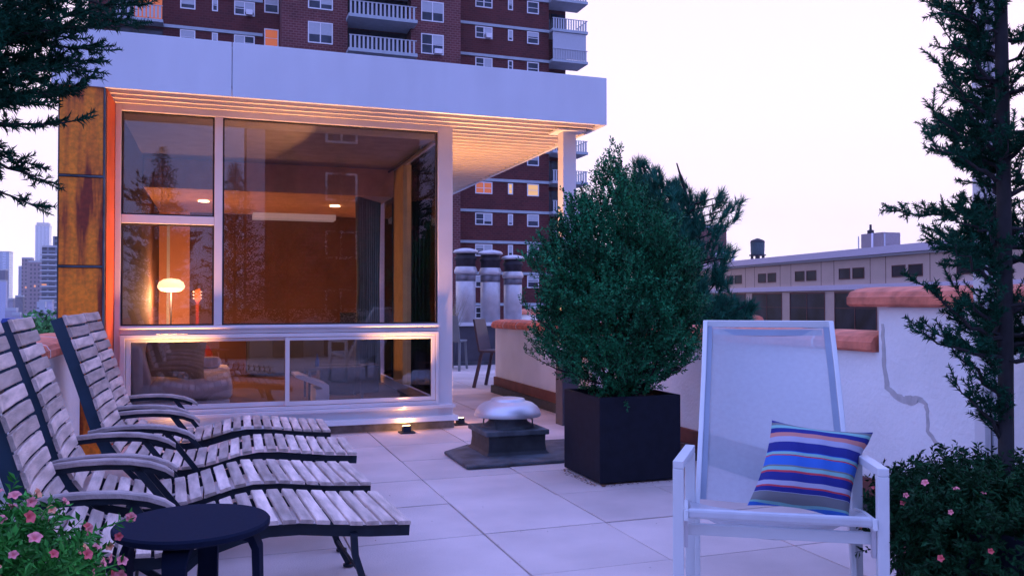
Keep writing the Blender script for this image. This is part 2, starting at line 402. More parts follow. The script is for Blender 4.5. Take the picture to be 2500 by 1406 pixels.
# ------------------------------------------------------------------ room furniture
M['fabric'] = mat('sofa_fabric', (.72, .62, .62), .95, var=.08, scale=20, bump=.3, bscale=200)
sofa = empty('sofa', (-.2, 8, .11), 'pale upholstered sofa behind the lower left window', 'sofa')
def sb(nm, m, x0, x1, y0, y1, z0, z1, bv=.05, M4=None):
    o = MB().box(x0 + .2, x1 + .2, y0 - 8, y1 - 8, z0 - .11, z1 - .11, M4).build(nm, m, sofa); b = o.modifiers.new('b', 'BEVEL'); b.width = bv; b.segments = 4
    for p in o.data.polygons: p.use_smooth = True
    return o
sb('seat', M['fabric'], -.50, .12, 7.15, 9.0, .26, .415)
sb('base', M['fabric'], -.60, .10, 7.18, 8.98, .14, .255, .02)
o = MB().prism([(-.62, .16), (-.50, .16), (-.48, .40), (-.56, .70), (-.66, .72)], 'y', 7.2, 8.95).build('backrest', M['fabric'], sofa); o.location = (.2, -8, -.11)
b = o.modifiers.new('b', 'BEVEL'); b.width = .03; b.segments = 4
sb('armrest', M['fabric'], -.46, .04, 8.45, 8.65, .42, .52)
cu = MB()
def cushion_mesh(w, h, t, n=14, pinch=.10):
    m = MB(); idx = {}
    for sgn in (1, -1):
        for i in range(n + 1):
            for j in range(n + 1):
                u, v = i / n * 2 - 1, j / n * 2 - 1
                th = t / 2 * (max(0, (1 - abs(u) ** 2.6)) * max(0, (1 - abs(v) ** 2.6))) ** .55
                x = u * w / 2 * (1 - pinch * (1 - v * v)); z = v * h / 2 * (1 - pinch * (1 - u * u))
                wr = .004 * math.sin(u * 11 + v * 3) * (1 - v * v)
                idx[sgn, i, j] = len(m.v); m.v.append((x, sgn * (th + (wr if th > .01 else 0)), z))
        for i in range(n):
            for j in range(n):
                q = (idx[sgn, i, j], idx[sgn, i + 1, j], idx[sgn, i + 1, j + 1], idx[sgn, i, j + 1])
                m.f.append(q if sgn < 0 else q[::-1])
    return m
c_ = tag(cushion_mesh(.50, .44, .18).build('cushion', mat('cushion_tan', (.40, .28, .17), .95, var=.1), smooth=True), 'large tan cushion on the sofa inside the penthouse', 'cushion')
c_.location = (-.32, 7.42, .62); c_.rotation_euler = (R(-18), R(8), R(8))
fl = empty('floor_lamp', (-.49, 10.2, .11), 'glowing mushroom floor lamp inside near the back left corner', 'lamp')
MB().lathe([(.001, 0), (.13, 0), (.13, .02), (.02, .03), (.001, .03)], n=24).build('base', M['dark_metal'], fl)
MB().tube([(0, 0, .02), (0, 0, 1.12)], .009).build('pole', M['dark_metal'], fl)
MB().lathe([(.03, 1.045), (.10, 1.05), (.138, 1.08), (.145, 1.105), (.13, 1.15), (.08, 1.185), (.001, 1.195)], n=28).build('shade', emit('lamp_shade', (1, .55, .28), 2.2), fl, smooth=True)
l = bpy.data.lights.new('bulb', 'POINT'); l.energy = 95; l.color = (1, .42, .16); l.shadow_soft_size = .16
lo = bpy.data.objects.new('bulb', l); COL.objects.link(lo); lo.parent = fl; lo.location = (0, -.05, 1.0)
gt = empty('guitar', (-.22, 10.6, .11), 'red guitar standing with its lit headstock beside the floor lamp', 'guitar')
gm = mat('guitar_red', (.16, .02, .012), .3)
bd = []
for k in range(24):
    a = 2 * PI * k / 24; rr = .15 + .035 * math.cos(2 * a) - .02 * math.sin(a); bd.append((rr * math.cos(a) * .95, .30 + rr * 1.35 * math.sin(a)))
o = MB().prism(bd, 'y', -.03, .03).build('body', gm, gt, bevel=.008); fixn(o)
MB().box(-.018, .018, -.045, -.031, .45, .93).build('neck', gm, gt)
hs = MB().prism([(-.02, .93), (.02, .93), (.036, .96), (.03, 1.09), (-.022, 1.07), (-.032, .96)], 'y', -.045, -.03).build('headstock', mat('headstock', (.35, .08, .02), .4), gt); fixn(hs)
pg = MB()
for k in range(3):
    for s_ in (-1, 1): pg.box(s_ * .043 - .008, s_ * .043 + .008, -.05, -.03, .965 + k * .038, .98 + k * .038)
pg.build('tuning_pegs', M['alu'], gt)
ct = empty('curtain', (1.62, 9.35, 2.44), 'dark grey green curtain gathered by the side window', 'curtain')
cm = MB(); n = 60; i0 = 0
for k in range(n + 1):
    t = k / n; x = -.22 + .34 * t + .035 * math.sin(t * 60); yy = -.25 + .5 * t + .04 * math.cos(t * 60)
    for zz in (0, -1.2, -2.32): cm.v.append((x * (1 - .12 * (zz == -1.2)), yy, zz))
for k in range(n):
    for j in range(2): a = 3 * k + j; cm.f.append((a, a + 3, a + 4, a + 1))
o = cm.build('drape', mat('drape', (.12, .16, .14), .95), ct, smooth=True); sd = o.modifiers.new('s', 'SOLIDIFY'); sd.thickness = .006
MB().tube([(.12, -1.9, .0), (.12, .45, .0)], .012).build('curtain_rail', M['dark_metal'], ct)
tb = empty('coffee_table', (1.05, 8.3, .11), 'low glass coffee table with dark legs inside the penthouse', 'table')
MB().box(-.25, .28, -.2, .25, .305, .317).build('table_top', M['glass'], tb)
tt = MB(); 
for sx in (-.23, .26):
    for sy in (-.18, .23):
        MB().box(sx - .01, sx + .01, sy - .01, sy + .01, 0, .304).build('leg', M['dark_metal'], tb)
MB().box(-.22, .25, -.17, .22, .29, .303).build('table_rim', M['dark_metal'], tb)
bt = tag(MB().lathe([(.001, 0), (.02, 0), (.022, .06), (.01, .085), (.009, .12), (.001, .12)], (0, 0, 0), 14).build('bottle', mat('blue_bottle', (.03, .08, .25), .15), smooth=True), 'small dark blue bottle standing on the glass coffee table', 'bottle'); bt.location = (.9, 8.2, .43)
ot = empty('storage_chest', (1.28, 8.85, .11), 'dark low storage chest behind the glass coffee table', 'chest')
MB().box(-.3, .3, -.15, .15, .0, .26).build('body', M['dark_metal'], ot, bevel=.01); MB().box(-.31, .31, -.16, .16, .262, .28).build('lid', M['dark_metal'], ot)
wt = empty('white_bench', (.83, 8.0, .11), 'low white bench end standing in the middle of the room', 'bench')
MB().prism([(-.16, .27), (-.1, .27), (.14, .17), (.14, 0), (.08, 0), (.08, .15), (-.16, .25)], 'y', -.15, .3).build('seat', M['white_panel'], wt)
MB().box(.02, .14, -.16, .30, .0, .14).build('side_panel', M['white_panel'], wt)
cb = empty('sideboard', (1.2, 11.15, .11), 'long dark sideboard along the red back wall', 'sideboard')
MB().box(-.85, .55, -.22, .2, .05, .60).build('body', M['dark_metal'], cb); MB().box(-.87, .57, -.24, .21, .602, .63).build('top', mat('oak', (.5, .22, .10), .4), cb)
tv = tag(MB().box(-.12, .12, -.02, .02, 0, .16).build('speaker_box', M['dark'], bevel=.004), 'small black box speaker at the right end of the sideboard', 'speaker'); tv.location = (1.62, 11.05, .741)

# ------------------------------------------------------------------ walls with terracotta coping
def capprof(w, h, x):    # rounded coping section, (x,z)
    pts = [(-w / 2, .012), (-w / 2, .05)]
    for k in range(9):
        a = PI - PI * k / 8; pts.append((w / 2 * math.cos(a) * .97, .05 + (h - .05) * math.sin(a) ** .8))
    pts += [(w / 2, .05), (w / 2, .012), (w / 2 - .02, 0), (-w / 2 + .02, 0)]
    return [(x + a, b) for a, b in pts]
def coping(root, xc, w, h, y0, y1, z0, z1, seg=.42, closed=True):
    """coping tiles laid end to end along Y, height following the wall top"""
    n = max(1, round((y1 - y0) / seg)); st = (y1 - y0) / n
    mb = MB()
    for k in range(n):
        a, b = y0 + k * st + .003, y0 + (k + 1) * st - .003
        zm = z0 + (z1 - z0) * ((a + b) / 2 - y0) / (y1 - y0)
        mb.prism([(p, q + zm) for p, q in capprof(w, h, xc)], 'y', a, b)
    o = mb.build('coping', M['terracotta'], root, bevel=.008); fixn(o)
    mo = MB(); 
    for k in range(1, n):
        a = y0 + k * st; zm = z0 + (z1 - z0) * (a - y0) / (y1 - y0)
        mo.prism([(xc + (p - xc) * 1.006, q * 1.012 + zm) for p, q in capprof(w, h, xc)], 'y', a - .005, a + .005)
    if n > 1: fixn(mo.build('coping_mortar', M['stucco'], root))
def wallmesh(x0, x1, y0, y1, zb, za, zc):
    m = MB(); m.v = [(x0, y0, zb), (x1, y0, zb), (x1, y1, zb), (x0, y1, zb), (x0, y0, za), (x1, y0, za), (x1, y1, zc), (x0, y1, zc)]
    m.f = [(3, 2, 1, 0), (4, 5, 6, 7), (0, 1, 5, 4), (1, 2, 6, 5), (2, 3, 7, 6), (3, 0, 4, 7)]; return m
lw_ = empty('parapet_wall', (3.05, 6.3, 0), 'low white stucco wall with orange terracotta coping running behind the planted bush and mesh chair', 'wall')
def lp(o): o.location = (-3.05, -6.3, 0); return o
lp(wallmesh(3.05, 3.33, 3.30, 9.32, -.03, .80, .735).build('wall_face', M['stucco'], lw_))
for o in (coping(lw_, 3.19, .36, .10, 3.31, 9.36, .802, .737),): pass
for o in [x for x in COL.objects if x.parent == lw_ and x.name.startswith('coping')]: lp(o)
lp(MB().box(3.022, 3.049, 1.0, 9.30, .085, .18).build('skirting', M['skirting'], lw_))
lp(MB().box(2.99, 3.049, 1.0, 9.31, -.02, .083).build('dark_skirt', M['bitumen'], lw_))  # near-black band along the wall foot, in the vent curb's colour
tw_ = empty('tall_wall', (3.05, 2.4, 0), 'taller white stucco wall with pink terracotta coping and a grey patched crack', 'wall')
def tp(o): o.location = (-3.05, -2.4, 0); return o
tp(wallmesh(3.047, 3.33, -1.0, 3.298, -.03, 1.02, 1.02).build('wall_face', M['stucco'], tw_))
coping(tw_, 3.19, .40, .10, -1.0, 3.46, 1.022, 1.022, seg=1.1)
for o in [x for x in COL.objects if x.parent == tw_ and x.name.startswith('coping')]: tp(o)
# the grey repair that follows the crack
cr = [((2153, 790), 4), ((2156, 850), 7), ((2158, 905), 8), ((2164, 945), 9), ((2185, 965), 11), ((2205, 975), 16), ((2222, 977), 19), ((2240, 973), 10), ((2258, 985), 7), ((2262, 1010), 6), ((2262, 1050), 6), ((2280, 1078), 7), ((2310, 1100), 5)]
cm = MB(); pts = []
def onwall(px, py, X=3.0445):
    rx = (px - CX) / F; wx = rx * math.cos(YAW) + math.sin(YAW); wy = -rx * math.sin(YAW) + math.cos(YAW); d = X / wx
    return (X, wy * d, EYE - (py - HY) / F * d)
random.seed(5)
fine = []
for k in range(len(cr) - 1):
    for j in range(4):
        t = j / 4; (a, wa), (b_, wb) = cr[k], cr[k + 1]
        fine.append((a[0] + (b_[0] - a[0]) * t + random.uniform(-1.2, 1.2), a[1] + (b_[1] - a[1]) * t + random.uniform(-1.2, 1.2), (wa + (wb - wa) * t) * random.uniform(.85, 1.15)))
for k, (a, b_, w) in enumerate(fine):
    p, q = fine[max(0, k - 1)], fine[min(len(fine) - 1, k + 1)]
    dx, dy = q[0] - p[0], q[1] - p[1]; L = math.hypot(dx, dy) or 1
    nx, ny = -dy / L * w * .62, dx / L * w * .62
    for s_ in (-1, 1): cm.v.append(onwall(a + s_ * nx, b_ + s_ * ny))
for k in range(len(fine) - 1): cm.f.append((2 * k, 2 * k + 1, 2 * k + 3, 2 * k + 2))
o = tp(cm.build('crack_patch', M['patch'], tw_)); sd = o.modifiers.new('s', 'SOLIDIFY'); sd.thickness = .003
# second, outer parapet beyond
ow = empty('outer_parapet', (6.0, 8, 0), 'outer parapet with terracotta coping seen beyond the low white wall', 'wall')
o = wallmesh(5.35, 5.6, 7.85, 15.0, -.03, .80, .80).build('wall_face', M['stucco'], ow); o.location = (-6, -8, 0)
coping(ow, 5.47, .34, .10, 7.8, 15.0, .802, .802, seg=.8)
for o in [x for x in COL.objects if x.parent == ow and x.name.startswith('coping')]: o.location = (-6, -8, 0)
# left parapet: runs from the steel wall toward the camera
lf = empty('left_parapet', (-.95, 5, 0), 'white stucco parapet with curved terracotta coping behind the loungers, meeting the rusty steel wall', 'wall')
o = wallmesh(-1.15, -.86, -3.3, 6.25, -.03, .74, .74).build('wall_face', M['stucco'], lf); o.location = (.95, -5, 0)
coping(lf, -1.005, .36, .10, -3.3, 6.26, .742, .742, seg=.62)
for o in [x for x in COL.objects if x.parent == lf and x.name.startswith('coping')]: o.location = (.95, -5, 0)

# ------------------------------------------------------------------ roof vent on its leaded curb
vt = empty('roof_vent', (1.9, 5.53, 0), 'mushroom roof vent with a silver dome on a grey leaded curb', 'vent')
vm = MB(); vm.prism([(-.43, -.47), (.55, -.47), (.55, .30), (-.21, .30), (-.43, .09)], 'z', .004, .026)
o = vm.build('dark_skirt', M['lead'], vt, bevel=.008)
cb_ = MB(); prof = [(.225, .024), (.206, .045), (.20, .10), (.203, .165)]
i0 = 0
for hw, z in prof: cb_.v += [(-hw, -hw, z), (hw, -hw, z), (hw, hw, z), (-hw, hw, z)]
for k in range(3):
    for j in range(4): cb_.f.append((4 * k + j, 4 * k + (j + 1) % 4, 4 * k + 4 + (j + 1) % 4, 4 * k + 4 + j))
cb_.f.append((12, 13, 14, 15)); o = cb_.build('curb', M['bitumen'], vt, bevel=.004)
MB().box(-.222, .222, -.222, .222, .152, .187).build('curb_cap', M['lead'], vt, bevel=.006)
MB().lathe([(.19, .187), (.165, .20), (.135, .225), (.125, .26), (.125, .30)], n=40).build('neck', M['lead'], vt, smooth=True)
MB().lathe([(.228, .262), (.232, .268), (.225, .295), (.205, .325), (.17, .35), (.125, .362), (.12, .366), (.115, .378), (.08, .384), (.001, .386)], n=56).build('dome', M['alu'], vt, smooth=True)
for a in (45, 135, 225, 315):
    x, y = .19 * math.cos(R(a)), .19 * math.sin(R(a)); MB().tube([(x, y, .185), (x * .95, y * .95, .30)], .005, 6).build('strut', M['lead'], vt)
for z in ((-.04, .0),): pass

# fallen leaves and grit gathered against the square planter
lrnd = random.Random(9); lt = MB()
for k in range(170):
    t = lrnd.random(); side_ = lrnd.random() < .6
    x, y = (2.045 - abs(lrnd.gauss(0, .02)), 4.37 + .5 * t) if side_ else (2.06 + .45 * t * t, 4.365 - abs(lrnd.gauss(0, .018)))
    a = lrnd.uniform(0, PI); L_ = lrnd.uniform(.004, .012); dx, dy = math.cos(a) * L_, math.sin(a) * L_; z = .004 + lrnd.uniform(0, .004)
    lt.quad((x - dx, y - dy, z), (x + dy * .4, y - dx * .4, z + .002), (x + dx, y + dy, z), (x - dy * .4, y + dx * .4, z + .003))
for k in range(240):
    x, y = lrnd.uniform(-.5, 3.0), lrnd.uniform(2.4, 9.0); q = lrnd.random()
    if q < .6: x = VXJ[lrnd.randrange(len(VXJ))] + lrnd.gauss(0, .006)
    a = lrnd.uniform(0, PI); L_ = lrnd.uniform(.002, .005); dx, dy = math.cos(a) * L_, math.sin(a) * L_
    lt.quad((x - dx, y - dy, .004), (x + dy * .5, y - dx * .5, .005), (x + dx, y + dy, .004), (x - dy * .5, y + dx * .5, .006))
tag(lt.build('leaf_litter', mat('leaf_litter', (.16, .07, .03), .9, island=.4)), kind='stuff')

# ------------------------------------------------------------------ loungers
BACK = [(-.655, .985), (-.615, .87), (-.575, .755), (-.54, .65), (-.51, .55), (-.48, .455), (-.44, .375), (-.405, .325)]
SEAT = [(-.405, .318), (-.32, .278), (-.22, .25), (-.12, .243), (-.03, .252), (.05, .272), (.13, .295), (.22, .308), (.32, .305), (.43, .290), (.56, .275), (.70, .265)]
WID = .50
def resample(pl, step):
    out = []; seg = 0; pos = 0; pts = [Vector((a, 0, b)) for a, b in pl]
    L = [0]
    for a, b in zip(pts, pts[1:]): L.append(L[-1] + (b - a).length)
    t = step / 2
    while t < L[-1]:
        k = max(i for i in range(len(L)) if L[i] <= t); k = min(k, len(pts) - 2)
        u = (t - L[k]) / (L[k + 1] - L[k]); out.append((pts[k].lerp(pts[k + 1], u), (pts[k + 1] - pts[k]).normalized())); t += step
    return out
def slat(mb, p, t, w, curve=0, y0=0, y1=WID, th=.014, rnd=None):
    nrm = Vector((-t.z, 0, t.x))
    if nrm.z < 0: nrm = -nrm
    n = 6; tw = rnd.uniform(-.0015, .0015) if rnd else 0
    pts = []
    for k in range(n + 1):
        y = y0 + (y1 - y0) * k / n; c = curve * (1 - (2 * k / n - 1) ** 2)
        pts.append(p + Vector((0, y, 0)) - nrm * c + nrm * (.012 + tw) + t * (rnd.uniform(-.001, .001) if rnd else 0))
    i0 = len(mb.v)
    for q in pts:
        for a, b in ((-.5, -.5), (.5, -.5), (.5, .28), (.42, .5), (-.42, .5), (-.5, .28)): mb.v.append(tuple(q + t * (a * w) + nrm * (b * th)))
    for k in range(n):
        for j in range(6): mb.f.append((i0 + 6 * k + j, i0 + 6 * k + (j + 1) % 6, i0 + 6 * k + 6 + (j + 1) % 6, i0 + 6 * k + 6 + j))
    mb.f.append(tuple(i0 + j for j in reversed(range(6)))); mb.f.append(tuple(i0 + 6 * n + j for j in range(6)))
def make_lounger(name_loc, label, seed):
    rnd = random.Random(seed)
    root = empty('sun_lounger', name_loc, label, 'sun lounger', 'teak slatted sun loungers in a row')
    b = MB()
    for p, t in resample(BACK, .0585): slat(b, p, t, .048, .012, rnd=rnd)
    o = b.build('backrest', M['teak'], root); fixn(o)
    b = MB(); f = MB()
    ss = resample(SEAT, .0565)
    for k, (p, t) in enumerate(ss): slat(b if k < 7 else f, p, t, .044, 0, rnd=rnd)
    fixn(b.build('seat', M['teak'], root)); fixn(f.build('footrest', M['teak'], root))
    for y in (.035, WID - .035):
        MB().bar([(x - .016, y - .022, z - .016) for x, z in BACK], .012, .052, side=(0, 1, 0)).build('back_rail', M['iron_blue'], root)
        MB().bar([(x, y, z - .022) for x, z in SEAT], .010, .038, side=(0, 1, 0)).build('seat_rail', M['iron'], root)
    MB().bar([(x - .014, WID * .5, z - .010) for x, z in BACK], .11, .008, side=(0, 1, 0)).build('back_strap', M['iron'], root)
    # armrests
    for y in (-.035, WID + .035):
        ap = [(-.53, .445), (-.46, .460), (-.38, .466), (-.30, .466), (-.22, .460), (-.15, .445), (-.10, .425), (-.07, .402)]
        w = MB(); i0 = 0; n = len(ap); ws = [.020, .026, .031, .035, .038, .040, .038, .030]
        for k, (x, z) in enumerate(ap):
            hw = ws[k] / 2
            for dy, dz in ((-hw, -.008), (hw, -.008), (hw, .006), (hw * .75, .011), (-hw * .75, .011), (-hw, .006)): w.v.append((x, y + dy, z + dz))
        for k in range(n - 1):
            for j in range(6): w.f.append((6 * k + j, 6 * k + (j + 1) % 6, 6 * k + 6 + (j + 1) % 6, 6 * k + 6 + j))
        w.f.append(tuple(reversed(range(6)))); w.f.append(tuple(6 * (n - 1) + j for j in range(6)))
        fixn(w.build('armrest', M['teak_arm'], root, smooth=False))
        br = MB(); br.bar([(x, y, z - .018) for x, z in ap[:-1]], .010, .022, side=(0, 1, 0))
        br.bar([(-.20, y, .435), (-.13, y, .34), (-.06, y, .245)], .010, .024, side=(0, 1, 0))
        br.bar([(-.51, y, .43), (-.49, y * .98, .46)], .012, .02, side=(0, 1, 0))
        br.build('arm_bracket', M['iron'], root)
    # crossed legs under the seat, curved legs under the foot end
    for y in (.02, WID - .02):
        MB().bar([(-.40, y, .29), (-.30, y, .18), (-.16, y, .07), (-.08, y, .012)], .012, .024, side=(0, 1, 0)).build('leg', M['iron'], root)
        MB().bar([(.02, y + .013, .24), (-.08, y + .013, .16), (-.24, y + .013, .06), (-.36, y + .013, .012)], .012, .024, side=(0, 1, 0)).build('leg', M['iron'], root)
        l = MB(); l.bar([(.50, y, .255), (.505, y, .18), (.53, y, .10), (.575, y, .012)], .022, .022, side=(0, 1, 0))
        l.lathe([(.001, .0), (.022, .0), (.022, .008), (.001, .008)], (.575, y, .003), 14)
        l.build('leg', M['iron'], root)
    MB().tube([(.527, .02, .11), (.527, WID - .02, .11)], .006, 6).build('crossbar', M['iron'], root)
    MB().tube([(-.19, .02, .1), (-.19, WID - .02, .1)], .006, 6).build('crossbar', M['iron'], root)
    return root
for k, (x, y, rz, lab) in enumerate(((-.052, 2.88, 3.0, 'weathered slatted lounger nearest the camera, its foot end just behind the black stool'),
                              (-.075, 3.55, 3.0, 'weathered slatted lounger second from the camera, between the nearest one and the tall backed pair'),
                              (-.025, 4.32, -1.0, 'weathered slatted lounger third from the camera, with its tall slatted back upright'),
                              (-.055, 5.13, -1.2, 'weathered slatted lounger farthest from the camera, close under the penthouse window'))):
    make_lounger((x, y, 0), lab, 20 + k).rotation_euler.z = R(rz)

# ------------------------------------------------------------------ round black stool
st = empty('stool', (-.06, 2.475, 0), 'round black wooden stool in front of the nearest lounger', 'stool', rz=R(8))
MB().lathe([(.001, .425), (.190, .425), (.203, .432), (.204, .444), (.199, .450), (.001, .450)], n=72).build('seat', M['stool'], st, bevel=0)
for a in (249, 339, 69, 159):
    ca, sa = math.cos(R(a)), math.sin(R(a)); rad = Vector((ca, sa, 0)); tg = (-sa, ca, 0)
    pts = [rad * .09 + Vector((0, 0, .418)), rad * .135 + Vector((0, 0, .416)), rad * .160 + Vector((0, 0, .404)), rad * .172 + Vector((0, 0, .375)), rad * .174 + Vector((0, 0, .30)), rad * .178 + Vector((0, 0, .0))]
    m_ = MB(); ws = [.075, .07, .066, .06, .055, .045]
    i0 = 0; n = len(pts)
    for k, p in enumerate(pts):
        t = (pts[min(k + 1, n - 1)] - pts[max(0, k - 1)]).normalized(); sd = Vector(tg); u = sd.cross(t)
        for q, r_ in ((-1, -1), (1, -1), (1, 1), (-1, 1)): m_.v.append(tuple(p + sd * q * ws[k] / 2 + u * r_ * .0105))
    for k in range(n - 1):
        for j in range(4): m_.f.append((4 * k + j, 4 * k + (j + 1) % 4, 4 * k + 4 + (j + 1) % 4, 4 * k + 4 + j))
    m_.f += [(3, 2, 1, 0), (4 * n - 4, 4 * n - 3, 4 * n - 2, 4 * n - 1)]
    o = m_.build('leg', M['stool'], st, bevel=.002); fixn(o)

# ------------------------------------------------------------------ white mesh armchair
ch = empty('patio_chair', (1.645, 2.215, 0), 'white aluminium patio armchair with grey mesh sling', 'chair', rz=R(-31))
def sling_mat():
    m = mat('sling', (.52, .56, .62), .7, var=.04, scale=60)
    n, l = m.node_tree.nodes, m.node_tree.links; b = n['Principled BSDF']; o = n['Material Output']
    t = n.new('ShaderNodeBsdfTransparent'); s_ = n.new('ShaderNodeMixShader'); s_.inputs[0].default_value = .64
    l.new(t.outputs[0], s_.inputs[1]); l.new(b.outputs[0], s_.inputs[2]); l.new(s_.outputs[0], o.inputs[0]); return m
M['sling'] = sling_mat()
M['hem'] = mat('hem', (.26, .32, .42), .7, var=.05)
CW = M['chair_white']
RAIL = [(.785, .960), (.625, .775), (.46, .57), (.35, .41), (.30, .33), (.25, .20), (.215, .0)]
for sx in (-.238, .268):
    MB().bar([(sx + (.040 if sx < 0 else .018) * min(1, max(0, (z_ - .33) / .6)), n_, z_) for n_, z_ in RAIL], .018, .034, side=(1, 0, 0)).build('back_rail', CW, ch, bevel=.003)
MB().box(-.207, .295, .773, .801, .944, .972).build('top_rail', CW, ch, bevel=.003)
def sheet(pl, x0, x1, sag=0, n=8):
    m_ = MB()
    for (n_, z_) in pl:
        for k in range(n + 1):
            t = k / n; m_.v.append((x0 + (x1 - x0) * t, n_ + sag * .6 * 4 * t * (1 - t), z_ - sag * 4 * t * (1 - t)))
    for a in range(len(pl) - 1):
        for k in range(n): i = a * (n + 1) + k; m_.f.append((i, i + 1, i + n + 2, i + n + 1))
    return m_
BS = [(.778, .948), (.625, .778), (.46, .575), (.36, .43), (.315, .355)]
def skew(mb, off=0): mb.v = [(x + (.034 if x < 0 else .018) * min(1, max(0, (z - .33) / .6)) , y + off, z) for x, y, z in mb.v]; return mb
bs_ = MB(); n = 10
for n_, z_ in BS:
    k0 = min(1, max(0, (z_ - .33) / .6)); xa, xb = -.228 + .038 * k0, .256 + .018 * k0
    for k in range(n + 1):
        t = k / n; sg = .010 * 4 * t * (1 - t); bs_.v.append((xa + (xb - xa) * t, n_ - .006 + sg * .6, z_ - sg))
for a in range(len(BS) - 1):
    for k in range(n): q = a * (n + 1) + k; bs_.f.append((q, q + 1, q + n + 2, q + n + 1))
bs_.build('back_sling', M['sling'], ch, smooth=True)
for x0 in (-.231, .236):
    m_ = MB()
    for n_, z_ in BS:
        k0 = min(1, max(0, (z_ - .33) / .6)) * (.038 if x0 < 0 else .018); m_.v += [(x0 + k0, n_ - .010, z_), (x0 + k0 + .022, n_ - .010, z_)]
    for a in range(len(BS) - 1): m_.f.append((2 * a, 2 * a + 1, 2 * a + 3, 2 * a + 2))
    m_.build('sling_hem', M['hem'], ch)
sheet([(.768, .938), (.750, .915)], -.17, .25, .003).build('sling_hem', M['hem'], ch)
ss = MB(); pl = [(-.01, .392, 0), (.06, .385, .02), (.14, .375, .035), (.22, .362, .03), (.30, .350, .01)]
n = 12
for (n_, z_, sg) in pl:
    for k in range(n + 1):
        t = k / n; ss.v.append((-.262 + .53 * t, n_, z_ - sg * 3.0 * (4 * t * (1 - t)) ** .8))
for a in range(len(pl) - 1):
    for k in range(n): i = a * (n + 1) + k; ss.f.append((i, i + 1, i + n + 2, i + n + 1))
o = ss.build('seat_sling', M['sling'], ch, smooth=True)
MB().bar([(-.272, -.012, .381), (.278, -.012, .381)], .026, .030).build('front_bar', mat('front_bar', (.52, .55, .60), .75), ch, bevel=.008)
for sx in (-.276, .282): MB().bar([(sx, -.03, .378), (sx, .0, .372), (sx, .14, .36), (sx, .30, .335)], .014, .036, side=(1, 0, 0)).build('seat_rail', CW, ch, bevel=.003)
MB().bar([(-.28, .045, .318), (.285, .045, .318)], .018, .036).build('crossbar', CW, ch, bevel=.003)
for sx, rx in ((-.300, -.262), (.308, .286)):
    af = MB(); w = .034
    af.box(sx - w / 2, sx + w / 2, -.018, .016, 0, .520)
    af.bar([(sx, -.018, .533), (rx, .300, .533)], w, .025)
    af.box(rx - w / 2, rx + w / 2, .268, .300, .0, .520)
    af.bar([(sx, .017, .014), (rx, .267, .014)], w * .8, .024)
    af.build('arm_frame', CW, ch, bevel=.003)
    hx = sx + (.018 if sx < 0 else -.030)
    MB().box(hx, hx + .012, .0, .022, .27, .36).build('hinge', M['alu'], ch)
